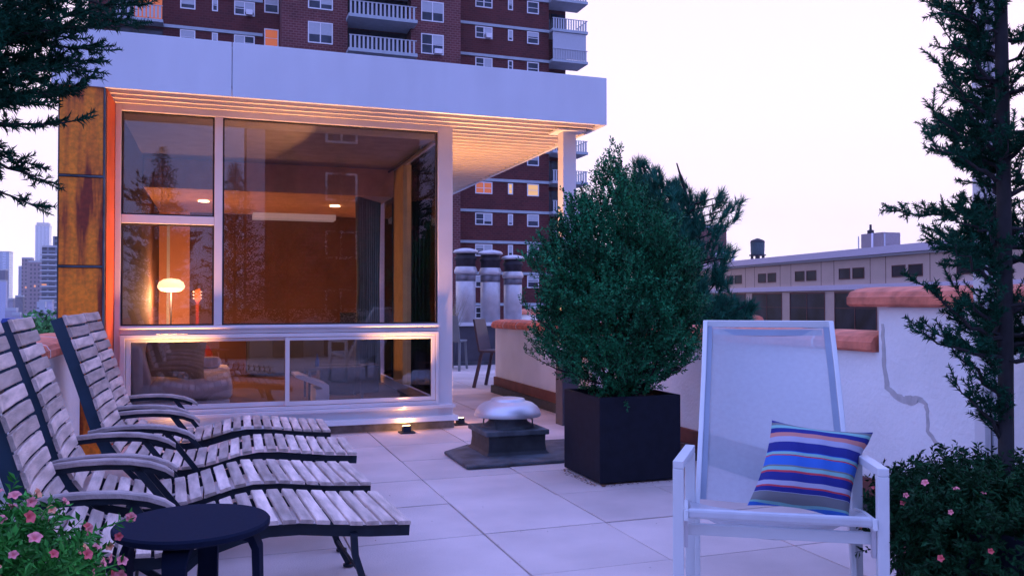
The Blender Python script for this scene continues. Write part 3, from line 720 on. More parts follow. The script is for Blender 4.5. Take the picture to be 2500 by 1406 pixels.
# striped pillow
def stripes():
    m = bpy.data.materials.new('stripes'); m.use_nodes = True
    n, l = m.node_tree.nodes, m.node_tree.links; b = n['Principled BSDF']; b.inputs['Roughness'].default_value = .9
    t = n.new('ShaderNodeTexCoord'); sp = n.new('ShaderNodeSeparateXYZ'); l.new(t.outputs['Object'], sp.inputs[0])
    mp = n.new('ShaderNodeMapRange'); mp.inputs[1].default_value = -.17; mp.inputs[2].default_value = .17; l.new(sp.outputs[2], mp.inputs[0])
    nz = n.new('ShaderNodeTexNoise'); nz.inputs['Scale'].default_value = 6; l.new(t.outputs['Object'], nz.inputs[0])
    ad = n.new('ShaderNodeMath'); ad.operation = 'MULTIPLY_ADD'; ad.inputs[1].default_value = .03; l.new(nz.outputs[0], ad.inputs[0]); l.new(mp.outputs[0], ad.inputs[2])
    blue_, navy, lav, red, coral, aqua, grey = (.03, .14, .55), (.012, .022, .22), (.36, .38, .54), (.50, .05, .08), (.55, .22, .20), (.20, .46, .46), (.17, .18, .20)
    seq = [(0, navy), (.06, blue_), (.115, blue_), (.12, aqua), (.14, grey), (.215, grey), (.22, lav), (.225, navy), (.262, navy), (.268, red), (.283, lav), (.32, lav), (.325, navy), (.40, navy), (.405, red), (.425, aqua), (.455, aqua), (.46, grey), (.475, blue_), (.56, blue_), (.565, red), (.575, aqua), (.60, aqua), (.605, blue_), (.61, navy), (.70, navy)]
    seq2 = [(0, navy), (.02, lav), (.20, coral), (.34, navy), (.50, aqua), (.60, grey), (.70, navy), (.80, lav), (.86, navy), (.94, coral)]
    r = n.new('ShaderNodeValToRGB'); r.color_ramp.interpolation = 'CONSTANT'; e = r.color_ramp.elements
    while len(e) < 26: e.new(.5)
    for k, (p, c) in enumerate(seq[:26]): e[k].position = p; e[k].color = (*c, 1)
    r2 = n.new('ShaderNodeValToRGB'); r2.color_ramp.interpolation = 'CONSTANT'; e = r2.color_ramp.elements
    while len(e) < len(seq2): e.new(.5)
    for k, (p, c) in enumerate(seq2): e[k].position = p; e[k].color = (*c, 1)
    m2 = n.new('ShaderNodeMapRange'); m2.inputs[1].default_value = .70; m2.inputs[2].default_value = 1.02; l.new(ad.outputs[0], m2.inputs[0]); l.new(m2.outputs[0], r2.inputs[0])
    l.new(ad.outputs[0], r.inputs[0])
    gt_ = n.new('ShaderNodeMath'); gt_.operation = 'GREATER_THAN'; gt_.inputs[1].default_value = .70; l.new(ad.outputs[0], gt_.inputs[0])
    mm = n.new('ShaderNodeMix'); mm.data_type = 'RGBA'; l.new(gt_.outputs[0], mm.inputs['Factor']); l.new(r.outputs[0], mm.inputs[6]); l.new(r2.outputs[0], mm.inputs[7])
    l.new(mm.outputs[2], b.inputs['Base Color'])
    w = n.new('ShaderNodeTexNoise'); w.inputs['Scale'].default_value = 350; l.new(t.outputs['Object'], w.inputs[0])
    bp = n.new('ShaderNodeBump'); bp.inputs['Strength'].default_value = .25; bp.inputs['Distance'].default_value = .003; l.new(w.outputs[0], bp.inputs['Height']); l.new(bp.outputs[0], b.inputs['Normal'])
    return m
pmb = cushion_mesh(.315, .295, .14, 22, .09)
pmb.v = [(x + .24 * z + .012 * (x > .1) * (z > .1), y, z - .03 * max(0, x) ** 1.5 * 8 * (z < .1)) for x, y, z in pmb.v]
pw = tag(pmb.build('pillow', stripes(), smooth=True), 'square pillow striped in blue, aqua and coral leaning on the mesh chair', 'pillow')
pc = wp(1973, 1141, 2.78)
pw.location = pc; pw.rotation_euler = (R(-24), R(6), R(-27))

# ------------------------------------------------------------------ foliage tools
rnd = random.Random(11)
def rv(s=1): return Vector((rnd.gauss(0, s), rnd.gauss(0, s), rnd.gauss(0, s)))
def leaf(mb, p, d, L, w, fold=.3):
    """a small pointed leaf of two folded faces from p along d"""
    d = d.normalized(); a = d.cross(rv()).normalized(); nn = d.cross(a)
    m = p + d * L * .5; t = p + d * L
    i = len(mb.v); mb.v += [tuple(p), tuple(m + a * w / 2 + nn * w * fold), tuple(t), tuple(m - a * w / 2 + nn * w * fold)]
    mb.f += [(i, i + 1, i + 2), (i, i + 2, i + 3)]
def needle(mb, p, d, L, w):
    a = d.cross(rv()).normalized() * w / 2; i = len(mb.v)
    mb.v += [tuple(p - a), tuple(p + a), tuple(p + d * L)]; mb.f.append((i, i + 1, i + 2))

def planter_box(root, hw, hh, wall=.02, name='planter_box', hy=None):
    hy = hy or hw
    b = MB(); o_, i_ = (hw, hy), (hw - wall, hy - wall)
    for z, (a, c) in ((0.012, o_), (hh, o_), (hh, i_), (hh - .05, i_)): b.v += [(-a, -c, z), (a, -c, z), (a, c, z), (-a, c, z)]
    for k in range(3):
        for j in range(4): b.f.append((4 * k + j, 4 * k + (j + 1) % 4, 4 * k + 4 + (j + 1) % 4, 4 * k + 4 + j))
    b.f.append((3, 2, 1, 0)); b.build(name, M['planter'], root, bevel=.004)
    s = MB(); n = 10
    for i in range(n + 1):
        for j in range(n + 1): s.v.append(((i / n * 2 - 1) * (hw - wall), (j / n * 2 - 1) * (hy - wall), hh - .045 + rnd.uniform(0, .02)))
    for i in range(n):
        for j in range(n): k = i * (n + 1) + j; s.f.append((k, k + n + 1, k + n + 2, k + 1))
    s.build('soil', M['soil'], root, smooth=True)

# ---- planted bush
pb = empty('square_planter', (2.32, 4.64, 0), 'square black planter box holding the big bushy shrub', 'planter')
planter_box(pb, .262, .50)
bush = empty('bushy_shrub', (2.32, 4.64, .45), 'dense dark green small leaved shrub with twiggy shoots in the square black planter', 'shrub')
stm = MB(); lv = MB()
ctr = Vector((-.02, 0, .72))
HULL = [(.0, .13), (.10, .27), (.26, .43), (.45, .50), (.62, .52), (.84, .46), (1.06, .345), (1.24, .22), (1.38, .12), (1.56, .03)]
def hullw(z):
    for (a, wa), (b_, wb) in zip(HULL, HULL[1:]):
        if a <= z <= b_: return wa + (wb - wa) * (z - a) / (b_ - a)
    return .001
def inside(p):
    w = hullw(p.z); a = math.atan2(p.y, p.x)
    w *= 1 + .09 * math.sin(3 * a + p.z * 5) + .09 * math.sin(9 * p.z + 2 * a) + .06 * math.sin(21 * p.z + 5 * a)
    return math.hypot(p.x + .055 * min(1, p.z * 2), p.y + .01) / w
for k in range(30):     # main stems from the soil outwards
    a = rnd.uniform(0, 2 * PI); z1 = rnd.uniform(.45, 1.40); w = hullw(z1) * rnd.uniform(.3, .85)
    e = Vector((math.cos(a) * w, math.sin(a) * w, z1)); s0 = Vector((math.cos(a) * .04, math.sin(a) * .04, -.01))
    mid = s0.lerp(e, .45) + Vector((math.cos(a) * .05, math.sin(a) * .05, -.04))
    stm.tube([s0, s0.lerp(mid, .5) + rv(.008), mid, mid.lerp(e, .5) + rv(.015), e], [.011, .009, .006, .004, .002], 5)
cnt = 0
while cnt < 6000:
    z = rnd.uniform(.0, 1.55); a = rnd.uniform(0, 2 * PI); rr = math.sqrt(rnd.random()) * .62
    p = Vector((rr * math.cos(a), rr * math.sin(a), z)); t = inside(p)
    if t > 1: continue
    if t < .45 and rnd.random() < .35: continue
    cl = math.sin(p.x * 14 + 1.3) * math.sin(p.y * 14 + .4) * math.sin(p.z * 12 + 2)
    if cl < -.22 and t > .70: continue
    cnt += 1
    out = Vector((p.x, p.y, (p.z - .62) * .5)); out.normalize()
    d = (out * rnd.uniform(.25, .8) + Vector((0, 0, rnd.uniform(.5, 1.1))) + rv(.25)).normalized()
    L = rnd.uniform(.05, .10) * (1.7 if t > .75 and rnd.random() < .12 else 1) * (1.3 if z > 1.3 and rnd.random() < .3 else 1)
    lv.tube([p, p + d * L], [.0016, .0007], 3, cap=False)
    nl = int(L / .0052)
    for j in range(nl):
        u = (j + .5) / nl; q = p + d * L * u; side = rv().cross(d).normalized()
        leaf(lv, q, side * .9 + d * .6, rnd.uniform(.016, .026), rnd.uniform(.009, .013))
    leaf(lv, p + d * L, d, .022, .011)
# long stray sprays low on the left and right
for (tx, ty, tz) in ((-.66, -.05, .40), (-.60, .1, .30), (-.50, -.2, .25), (.62, .0, .38), (.55, -.15, .30), (.60, .1, .50), (-.68, 0, .62), (.48, 0, .20)):
    s0 = Vector((tx * .35, ty * .35, tz * .45)); e = Vector((tx, ty, tz)); stm.tube([s0, s0.lerp(e, .5) + Vector((0, 0, -.02)), e], [.005, .004, .001], 4)
    for k in range(14):
        q = s0.lerp(e, .3 + .7 * k / 13) + rv(.012); d = ((e - s0).normalized() * .5 + Vector((0, 0, .6)) + rv(.3)).normalized(); L = rnd.uniform(.04, .085)
        for j in range(int(L / .005)):
            qq = q + d * (j * .005); leaf(lv, qq, rv().cross(d).normalized() * .8 + d * .7, .018, .008)
bush.scale = (.965, .965, .965); stm.build('stems', M['bark'], bush); lv.build('foliage', M['leaf_box'], bush)

# ---- needle leaved branches
def spray(stem, nd, s0, e, rad, twig=.14, dens=1.0, droop=-.05, nl=.024, nw=.0058, rise=.25, step=.030):
    s0, e = Vector(s0), Vector(e); ax = e - s0; L = ax.length; n = 9
    pts = [s0.lerp(e, k / (n - 1)) + Vector((0, 0, droop * L * 4 * (k / (n - 1)) * (1 - k / (n - 1)))) + (rv(.010) if 0 < k < n - 1 else Vector()) for k in range(n)]
    stem.tube(pts, [rad * (1 - .85 * k / (n - 1)) for k in range(n)], 5)
    def twigf(p, d, TL, depth):
        k = max(2, int(TL / .0045 * dens)); q = p.copy(); dd = d.copy()
        path = [p.copy()]
        for j in range(k):
            dd = (dd + rv(.022) + Vector((0, 0, .008))).normalized(); q = q + dd * (TL / k)
            sd = dd.cross(rv()).normalized()
            for s_ in (1, -1):
                needle(nd, q, (sd * s_ + dd * .75 + rv(.12)).normalized(), nl * rnd.uniform(.75, 1.15) * (1 - .45 * (j / k) ** 4), nw)
            sd = dd.cross(sd)
            if j % 9 == 0: path.append(q.copy())
            if depth and j % 7 == 3 and j < k * .85:
                s2 = (dd.cross(rv()).normalized() * .8 + dd * .8 + Vector((0, 0, rise * .4))).normalized()
                twigf(q, s2, TL * rnd.uniform(.25, .5), depth - 1)
        path.append(q.copy())
        nd.tube(path, [.0022] * (len(path) - 1) + [.0008], 3, cap=False)
    m = max(3, int(L / step))
    for k in range(m):
        t = (k + .5 + rnd.uniform(-.3, .3)) / m
        if t < .10: continue
        f = t * (n - 1); i = min(n - 2, int(f)); p = pts[i].lerp(pts[i + 1], f - i); d = (pts[i + 1] - pts[i]).normalized()
        sd = d.cross(Vector((0, 0, 1))).normalized() * rnd.choice((1, -1)); sd = (sd + rv(.35)).normalized()
        dir_ = (d * .75 + sd * .75 + Vector((0, 0, rise))).normalized()
        twigf(p, dir_, twig * rnd.uniform(.5, 1.1) * (1.1 - .55 * t), 1)
    twigf(pts[-1], (pts[-1] - pts[-2]).normalized(), twig * .6, 0)

# right conifer in its planter with stake
TB = Vector((2.46, 2.10, .38))
rp = empty('tree_planter', (2.50, 2.03, 0), 'long black planter at the right edge with flowers spilling over it', 'planter')
planter_box(rp, .31, .36, hy=.27)
rt = empty('conifer_tree', tuple(TB), 'tall dark needle leaved conifer in the black planter at the right edge', 'tree')
def loc(v): return Vector(v) - TB
tm = MB(); tm.tube([Vector((0, 0, -.05)), Vector((.004, 0, .6)), Vector((0, 0, 1.3)), Vector((-.01, 0, 2.2)), Vector((0, 0, 2.9))], [.024, .023, .021, .017, .01], 10)
tm.build('trunk', M['bark'], rt, smooth=True)
nd = MB(); bs = MB()
targets = [(2262, 62, 2.75), (2285, 20, 2.9), (2300, -30, 2.8), (2252, 150, 2.8), (2275, 185, 2.7), (2290, 235, 2.9), (2240, 268, 2.75), (2300, 120, 3.0), (2260, 300, 2.85), (2236, 338, 2.7), (2300, 350, 2.85),
           (2340, 400, 2.9), (2360, 455, 2.95), (2300, 515, 2.8), (2345, 545, 3.0), (2262, 580, 2.75), (2290, 600, 2.6), (2330, 625, 2.9), (2218, 690, 2.65), (2300, 690, 2.8), (2216, 800, 2.6), (2260, 815, 2.8), (2300, 850, 2.7), (2310, 935, 2.75), (2350, 950, 2.9), (2380, 1000, 2.8), (2360, 720, 2.9), (2380, 870, 2.9)]
for px, py, d in targets:
    e = loc(wp(px + (42 if py < 640 else 24), py, d)); z0 = max(.12, min(2.75, e.z - rnd.uniform(.05, .20)))
    spray(bs, nd, (0, 0, z0), e, .009, .115, step=.020, nl=.021, nw=.0052, rise=.35)
for k in range(58):      # the rest of the crown, away from the terrace side
    a = rnd.uniform(-PI * .50, PI * .50); z = rnd.uniform(.35, 2.7); r_ = rnd.uniform(.25, .5) * (1.1 - .2 * z / 2.6)
    e = Vector((math.cos(a) * r_, math.sin(a) * r_, z + rnd.uniform(.0, .25))); spray(bs, nd, (0, 0, z), e, .009, .14, step=.021, nl=.021, nw=.0052, rise=.3)
for k in range(32):
    a = rnd.uniform(0, 2 * PI); z = rnd.uniform(.62, 2.7); r_ = rnd.uniform(.12, .27)
    e = Vector((math.cos(a) * r_, math.sin(a) * r_, z + rnd.uniform(.05, .25))); spray(bs, nd, (0, 0, z), e, .006, .11, step=.022, nl=.020)
bs.build('branches', M['bark'], rt); nd.build('foliage', M['leaf_yew'], rt)

wpole = empty('white_post', (2.84, 2.51, 0), 'slim white square post with a dark groove behind the right conifer', 'post')
for dx in (-.034, .010): MB().box(dx, dx + .030, -.025, .025, 0, 3.6).build('post_profile', M['white_panel'], wpole, bevel=.002)
MB().box(-.003, .009, -.015, .02, 0, 3.6).build('post_groove', M['dark'], wpole)

# left conifer
TL_ = Vector((-.78, 2.05, .38))
lpn = empty('flower_planter', (-.66, 1.93, 0), 'black planter at the bottom left corner full of pink flowers', 'planter'); planter_box(lpn, .27, .40, hy=.34)
ltr = empty('conifer_tree', tuple(TL_), 'dark conifer whose branches reach in from the top left corner', 'tree')
tm = MB(); tm.tube([Vector((0, 0, -.05)), Vector((.004, 0, .6)), Vector((0, 0, 1.3)), Vector((0, 0, 2.3))], [.032, .029, .024, .01], 10); tm.build('trunk', M['bark'], ltr, smooth=True)
nd = MB(); bs = MB()
def ll(px, py, d): return wp(px, py, d) - TL_
L = [(325, 10, 2.35), (310, 60, 2.3), (290, -20, 2.3), (250, 40, 2.2), (230, 120, 2.3), (190, 150, 2.25), (185, 205, 2.2), (150, 225, 2.3), (190, 292, 2.2), (130, 60, 2.2), (120, 170, 2.1), (60, 20, 2.1), (40, 100, 2.1), (20, 170, 2.1), (90, 200, 2.15), (120, 450, 2.2), (70, 400, 2.1), (85, 505, 2.15), (200, 20, 2.4), (160, 90, 2.35), (20, 240, 2.0), (60, 250, 2.1), (10, 70, 2.0), (200, 170, 2.3)]
for px, py, d in L:
    e = ll(px, py, d); z0 = e.z - rnd.uniform(.05, .22)
    if px < 130 and 380 < py < 520: z0 = e.z + .16
    low = py > 270
    spray(bs, nd, (0, 0, z0), e, .010, .085 if low else .15, step=.017 if low else .020, rise=.12, droop=-.03, nl=.019, nw=.0048)
for k in range(20):
    a = rnd.uniform(PI * .6, PI * 1.5); z = rnd.uniform(.5, 2.1); e = Vector((math.cos(a) * .4, math.sin(a) * .4, z + .15)); spray(bs, nd, (0, 0, z), e, .009, .15, step=.05)
bs.build('branches', M['bark'], ltr); nd.build('foliage', M['leaf_yew'], ltr)

# ---- pine beyond the wall
PB = Vector((3.95, 6.55, 0))
pp = empty('pine_planter', tuple(PB), 'dark planter behind the low white wall holding the pine', 'planter'); planter_box(pp, .26, .45)
pn = empty('pine_tree', (PB.x, PB.y, .42), 'blue green pine with long needled tufts behind the bushy shrub', 'tree')
tm = MB(); tm.tube([Vector((0, 0, -.03)), Vector((-.06, .02, .5)), Vector((-.03, 0, 1.0)), Vector((.0, 0, 1.5)), Vector((-.12, 0, 1.85))], [.04, .034, .028, .018, .006], 9); tm.build('trunk', M['bark'], pn, smooth=True)
nd = MB(); bs = MB()
def tuft(p, d, n=90, L=.10):
    d = d.normalized()
    for k in range(n):
        t = rnd.random(); q = p - d * (1 - t) * .11; dd = (d * rnd.uniform(.55, 1.3) + rv(.42)).normalized(); needle(nd, q, dd, L * rnd.uniform(.7, 1.1), .0075)
def pl(px, py, d): return wp(px - (46 if py < 650 else 4), py, d) - Vector((PB.x, PB.y, .42))
T = [(1605, 395, 7.3), (1625, 440, 7.5), (1570, 440, 7.4), (1690, 450, 7.4), (1700, 445, 7.7), (1660, 480, 7.3), (1735, 490, 7.5), (1720, 530, 7.4), (1690, 520, 7.2), (1650, 540, 7.1), (1740, 600, 7.3), (1710, 590, 7.1), (1670, 600, 7.2), (1700, 640, 7.3), (1630, 560, 7.6), (1760, 680, 7.3), (1720, 690, 7.1), (1690, 700, 7.3), (1835, 740, 7.1), (1790, 735, 7.0), (1745, 745, 7.0), (1760, 770, 7.3), (1700, 760, 7.1), (1820, 765, 7.3), (1580, 500, 7.3), (1550, 420, 7.6), (1600, 470, 7.5), (1640, 640, 7.2), (1800, 755, 7.2), (1660, 760, 7.2), (1735, 545, 7.4), (1745,620,7.5),(1560,470,7.5),(1640,500,7.4),(1620,600,7.3),(1680,660,7.2),(1720,720,7.2),(1560,560,7.3),(1600,700,7.4),(1580,640,7.6)]
for px, py, d in T:
    e = pl(px, py, d); z0 = max(.15, min(1.75, e.z * .80 - .1)); s0 = Vector((-.03, 0, z0))
    mid = s0.lerp(e, .55) + Vector((0, 0, -.03)) + rv(.02)
    bs.tube([s0, mid, e], [.014, .009, .005], 5)
    dr = (e - mid).normalized() * .5 + Vector((0, 0, .8))
    tuft(e, dr, 150)
    for j in range(12):
        q = s0.lerp(mid, rnd.uniform(.5, 1)).lerp(e, rnd.uniform(.3, 1)) + rv(.055); tuft(q, dr + rv(.35), 110)
for k in range(26):
    a = rnd.uniform(0, 2 * PI); z = rnd.uniform(.4, 1.5); e = Vector((math.cos(a) * .35, math.sin(a) * .35, z + .1)); bs.tube([Vector((-.03, 0, z)), e], [.01, .004], 5)
    for j in range(4): tuft(e + rv(.06), e - Vector((0, 0, z - .5)), 70)
bs.build('branches', M['bark'], pn); nd.build('foliage', M['leaf_pine'], pn)

# ---- trailing flowers
fl_proto = None
def flower_mesh(name, m):
    b = MB(); n = 20
    b.v.append((0, 0, -.012)); 
    for r_, z, k_ in ((.004, -.002, 0), (.010, .003, .25), (.0155, .004, 1)):
        for j in range(n):
            a = 2 * PI * j / n; lobe = 1 + .16 * k_ * math.cos(5 * a); b.v.append((r_ * lobe * math.cos(a), r_ * lobe * math.sin(a), z - .002 * k_ * math.cos(5 * a)))
    for j in range(n): b.f.append((0, 1 + (j + 1) % n, 1 + j))
    for k in range(2):
        for j in range(n): a = 1 + k * n; b.f.append((a + j, a + (j + 1) % n, a + n + (j + 1) % n, a + n + j))
    me = bpy.data.meshes.new(name); me.from_pydata(b.v, [], b.f); me.materials.append(m)
    for p in me.polygons: p.use_smooth = True
    return me
FM = [flower_mesh('blossom', M['petal']), flower_mesh('blossom_coral', mat('petal_coral', (.62, .10, .12), .6)), flower_mesh('blossom_peach', M['petal_peach'])]
def flower_plant(root, center, rad, n_sh, n_fl, view, spikes=(), lm=None, fsz=1.0):
    c = Vector(center); st_ = MB(); lf_ = MB(); org = Vector((c.x, c.y, c.z - rad[2] * .6)); tips = []
    for k in range(n_sh):
        while True:
            u = Vector((rnd.uniform(-1, 1), rnd.uniform(-1, 1), rnd.uniform(-1, 1)))
            if .35 < u.length < 1: break
        p = c + Vector((u.x * rad[0], u.y * rad[1], u.z * rad[2])); d = (u.normalized() + Vector((0, 0, .45)) + rv(.3)).normalized(); L = rnd.uniform(.05, .10)
        if k % 3 == 0: st_.tube([org.lerp(p, .3), p], [.0022, .0015], 3, cap=False)
        st_.tube([p, p + d * L], [.0015, .0007], 3, cap=False)
        for j in range(int(L / .006)):
            leaf(lf_, p + d * (j * .006), rv().cross(d).normalized() + d * .5, rnd.uniform(.018, .030), rnd.uniform(.008, .012))
        if u.length > .78: tips.append((p + d * L, (d + u * .6).normalized()))
    for sp in spikes:
        s0, e = Vector(sp[0]), Vector(sp[1]); st_.tube([s0, s0.lerp(e, .5) + Vector((0, 0, .02)), e], .0018, 4)
        dd = (e - s0).normalized()
        for j in range(26):
            q = s0.lerp(e, .25 + .75 * j / 25) + Vector((0, 0, .018)) * (1 - j / 25); leaf(lf_, q, rv().cross(dd).normalized() + dd * .5, .026, .009)
        tips.append((e, view)); tips.append((e + Vector((.0, 0, -.03)), view))
        tips.insert(0, (e, view)); tips.insert(1, (e - dd * .03 + Vector((0, 0, -.028)), view))
    st_.build('stems', lm or M['leaf_flower'], root); lf_.build('foliage', lm or M['leaf_flower'], root)
    vis = [t for t in tips if t[1].dot(view) > .05]; rnd.shuffle(vis)
    ns = 2 * len(spikes); vis = tips[:ns] + vis
    for p, d in vis[:n_fl]:
        o = bpy.data.objects.new('flower', rnd.choice((FM[0], FM[0], FM[1], FM[2]))); COL.objects.link(o); o.parent = root
        dd = (d + view * .5 + rv(.35)).normalized(); o.location = p + dd * .006
        o.rotation_euler = dd.to_track_quat('Z', 'Y').to_euler(); s_ = rnd.uniform(.75, 1.15) * fsz; o.scale = (s_, s_, s_)
vw = Vector((.3, -.9, .35)).normalized()
fp = empty('flower_plant', (-.60, 1.98, .36), 'green trailing plant with many pink flowers at the bottom left beside the stool', 'plant')
fpw = Vector((-.60, 1.98, .36))
flower_plant(fp, (.04, .02, .05), (.31, .31, .19), 1500, 170, vw, spikes=(((.20, .1, .10), tuple(wp(322, 1262, 2.02) - fpw)), ((.15, .0, .02), tuple(wp(300, 1370, 1.9) - fpw)), ((.15, .0, .02), tuple(wp(270, 1330, 1.95) - fpw))), fsz=.72)
fq = empty('flower_plant', (2.40, 2.05, .30), 'dark green mound of pale pink flowers under the right conifer', 'plant')
flower_plant(fq, (-.04, .02, .02), (.37, .33, .185), 1900, 26, Vector((-.6, -.75, .3)).normalized(), fsz=.62, lm=mat('leaf_mound', (.005, .045, .016), .6, spec=.15, island=.5))

# ------------------------------------------------------------------ far terrace: chairs, table, stacks
def bistro_chair(name, loc_, rz, m, label):
    r = empty(name, loc_, label, 'chair', None, rz)
    MB().box(-.20, .20, -.20, .20, .43, .455).build('seat', m, r, bevel=.008)
    o = MB(); o.v = [(-.19, .19, .44), (.19, .19, .44), (.17, .27, .83), (-.17, .27, .83), (-.19, .215, .44), (.19, .215, .44), (.17, .295, .83), (-.17, .295, .83)]
    o.f = [(0, 1, 2, 3), (7, 6, 5, 4), (0, 4, 5, 1), (1, 5, 6, 2), (2, 6, 7, 3), (3, 7, 4, 0)]; o.build('backrest', m, r, bevel=.006)
    for sx in (-1, 1):
        MB().bar([(sx * .17, -.17, .43), (sx * .19, -.21, 0)], .03, .03, up=(0, 1, 0)).build('leg', m, r)
        MB().bar([(sx * .17, .17, .43), (sx * .19, .27, 0)], .032, .035, up=(0, 1, 0)).build('leg', m, r)
    return r
bistro_chair('side_chair', (3.27, 9.80, 0), R(50), M['brown_chair'], 'brown side chair seen from the side next to the end of the low wall')
bistro_chair('side_chair', (3.40, 12.55, 0), R(150), M['grey_chair'], 'blue grey side chair half hidden by the corner of the penthouse')
ft = empty('patio_table', (4.05, 10.3, 0), 'small pale topped table beyond the low wall end', 'table')
MB().box(-.55, .55, -.4, .4, .70, .73).build('table_top', M['white_panel'], ft, bevel=.004)
for a in (-.5, .5):
    for b_ in (-.35, .35): MB().box(a - .02, a + .02, b_ - .02, b_ + .02, 0, .70).build('leg', M['dark_metal'], ft)
sb_ = empty('chimney_plinth', (4.4, 13.9, 0), 'dark grey boxed base with a pale top slab under the chimney stacks', 'plinth')
MB().box(-.85, 1.6, -.55, .6, -.03, .64).build('box', M['dark_metal'], sb_); MB().box(-.89, 1.65, -.60, .65, .642, .70).build('top_slab', M['white_panel'], sb_); MB().box(-.88, 1.63, -.60, -.552, -.03, .06).build('plinth', M['lead'], sb_)
for k, (px, py0, sc, lab) in enumerate(((1137, 612, 1, 'left chimney stack of the three galvanised stacks with sooty caps'), (1197, 615, 1.0, 'middle chimney stack of the three galvanised stacks with sooty caps'), (1252, 626, .93, 'right chimney stack of the three galvanised stacks, partly hidden by the shrub'))):
    p = wp(px, 790, 14.0 + .15 * k); h = (790 - py0) / F * 14.0
    r = empty('chimney_stack', (p.x, p.y, .701), lab, 'chimney', 'three galvanised chimney stacks'); w = .165 * sc
    MB().lathe([(w, 0), (w, h * .70)], n=32).build('pipe', M['galv'], r, smooth=True)
    MB().lathe([(w * 1.04, h * .66), (w * 1.16, h * .67), (w * 1.18, h * .70), (w * 1.02, h * .755), (w * .98, h * .76)], n=32).build('collar', M['galv'], r, smooth=True)
    MB().lathe([(w * 1.012, h * .56), (w * 1.012, h * .655)], n=32).build('soot_stain', mat('soot_stain', (.16, .155, .19), .8, var=.6, scale=7), r, smooth=True)
    MB().lathe([(w * .98, h * .75), (w * .98, h * .84), (w * 1.12, h * .86), (w * 1.12, h * .885), (w * .98, h * .90), (w * .98, h * .955)], n=32).build('sooty_band', M['soot'], r, smooth=True)
    MB().lathe([(w * 1.0, h * .94), (w * 1.26, h * .95), (w * 1.28, h * .965), (w * 1.1, h * .99), (w * .5, h * 1.01), (.001, h * 1.015)], n=32).build('cap', M['galv'], r, smooth=True)
gpot = empty('grass_pot', (3.38, 12.9, 0), 'pot of pale grasses just visible beside the penthouse corner', 'plant')
MB().lathe([(.001, 0), (.14, 0), (.19, .40), (.17, .40), (.16, .36), (.001, .36)], n=24).build('pot', M['dark_metal'], gpot)
gm_ = MB()
for k in range(260):
    d = (Vector((0, 0, 1)) + rv(.22)).normalized(); needle(gm_, Vector((rnd.uniform(-.1, .1), rnd.uniform(-.1, .1), .36)), d, rnd.uniform(.5, 1.0), .012)
gm_.build('grass_blades', mat('grass_blades', (.35, .30, .2), .8, island=.4), gpot)

# ------------------------------------------------------------------ brick apartment tower
AX, AY = 12.0, 71.8
apt = empty('apartment_building', (AX, AY, -30), 'tall dark red brick apartment building with white windows and balconies behind the penthouse', 'building')
def ap(o): o.location = (-AX, -AY, 30); return o
def ab(nm, m, *a, parent=None):
    o = MB().box(*a).build(nm, m, parent or apt)
    return ap(o) if parent is None else o
ab('wall', M['brick'], -9.5, 4.75, AY + .0, AY + 18, -30, 45)
ab('wall', M['brick_pale'], 4.75, 9.98, AY - 2.3, AY + 17.9, -30, 45)
ab('wall', M['brick_pale'], 15.27, 19.6, AY - 2.3, AY + 17.9, -30, 45)
ab('wall', M['brick_pale'], 9.98, 15.27, AY - .7, AY + 17.9, -30, 45)
ab('wall', M['brick'], 19.6, 28.66, AY, AY + 17.8, -30, 45)
ab('wall', M['brick'], 28.66, 31.0, AY + 1.6, AY + 17.7, -30, 45)
bands = [28.56, 25.78, 23.0, 20.22, 17.44, 14.66, 11.88, 9.10, 6.32, 3.54, .76]
wrnd = random.Random(4)
def awin(x0, x1, z0, z1, Y, split=1, lit=None, ac=False, blind=None):
    f = MB(); t = .09; yy = Y - .05
    f.box(x0, x1, yy, Y + .03, z0, z0 + t); f.box(x0, x1, yy, Y + .03, z1 - t, z1); f.box(x0, x0 + t, yy, Y + .03, z0 + t, z1 - t); f.box(x1 - t, x1, yy, Y + .03, z0 + t, z1 - t)
    n = split; w = (x1 - x0 - t * (n + 1)) / n
    for k in range(1, n): a = x0 + t + k * w + (k - 1) * t; f.box(a, a + t, yy, Y + .03, z0 + t, z1 - t)
    zm = z0 + (z1 - z0) * .48
    for k in range(n): a = x0 + t + k * (w + t); f.box(a, a + w, yy + .02, Y + .03, zm - .025, zm + .025)
    o = ap(f.build('window', M['winframe'], apt))
    for k in range(n):
        a = x0 + t + k * (w + t)
        pm = lit if lit else M['pane']
        MB().box(a, a + w, Y - .02, Y - .004, z0 + t, z1 - t).build('pane', pm, o)
        bl = wrnd.random() if blind is None else blind
        if bl > .25 and not lit:
            hgt = (z1 - z0 - 2 * t) * min(.95, (.35 + .5 * wrnd.random()) if blind is None else blind)
            MB().box(a + .01, a + w - .01, Y - .032, Y - .022, z1 - t - hgt, z1 - t).build('blind', M['blind'], o)
    if ac:
        MB().box(x1 - t - w * .9, x1 - t - w * .15, Y - .45, Y - .052, z0 + .02, z0 + .42).build('air_conditioner', M['winframe'], o)
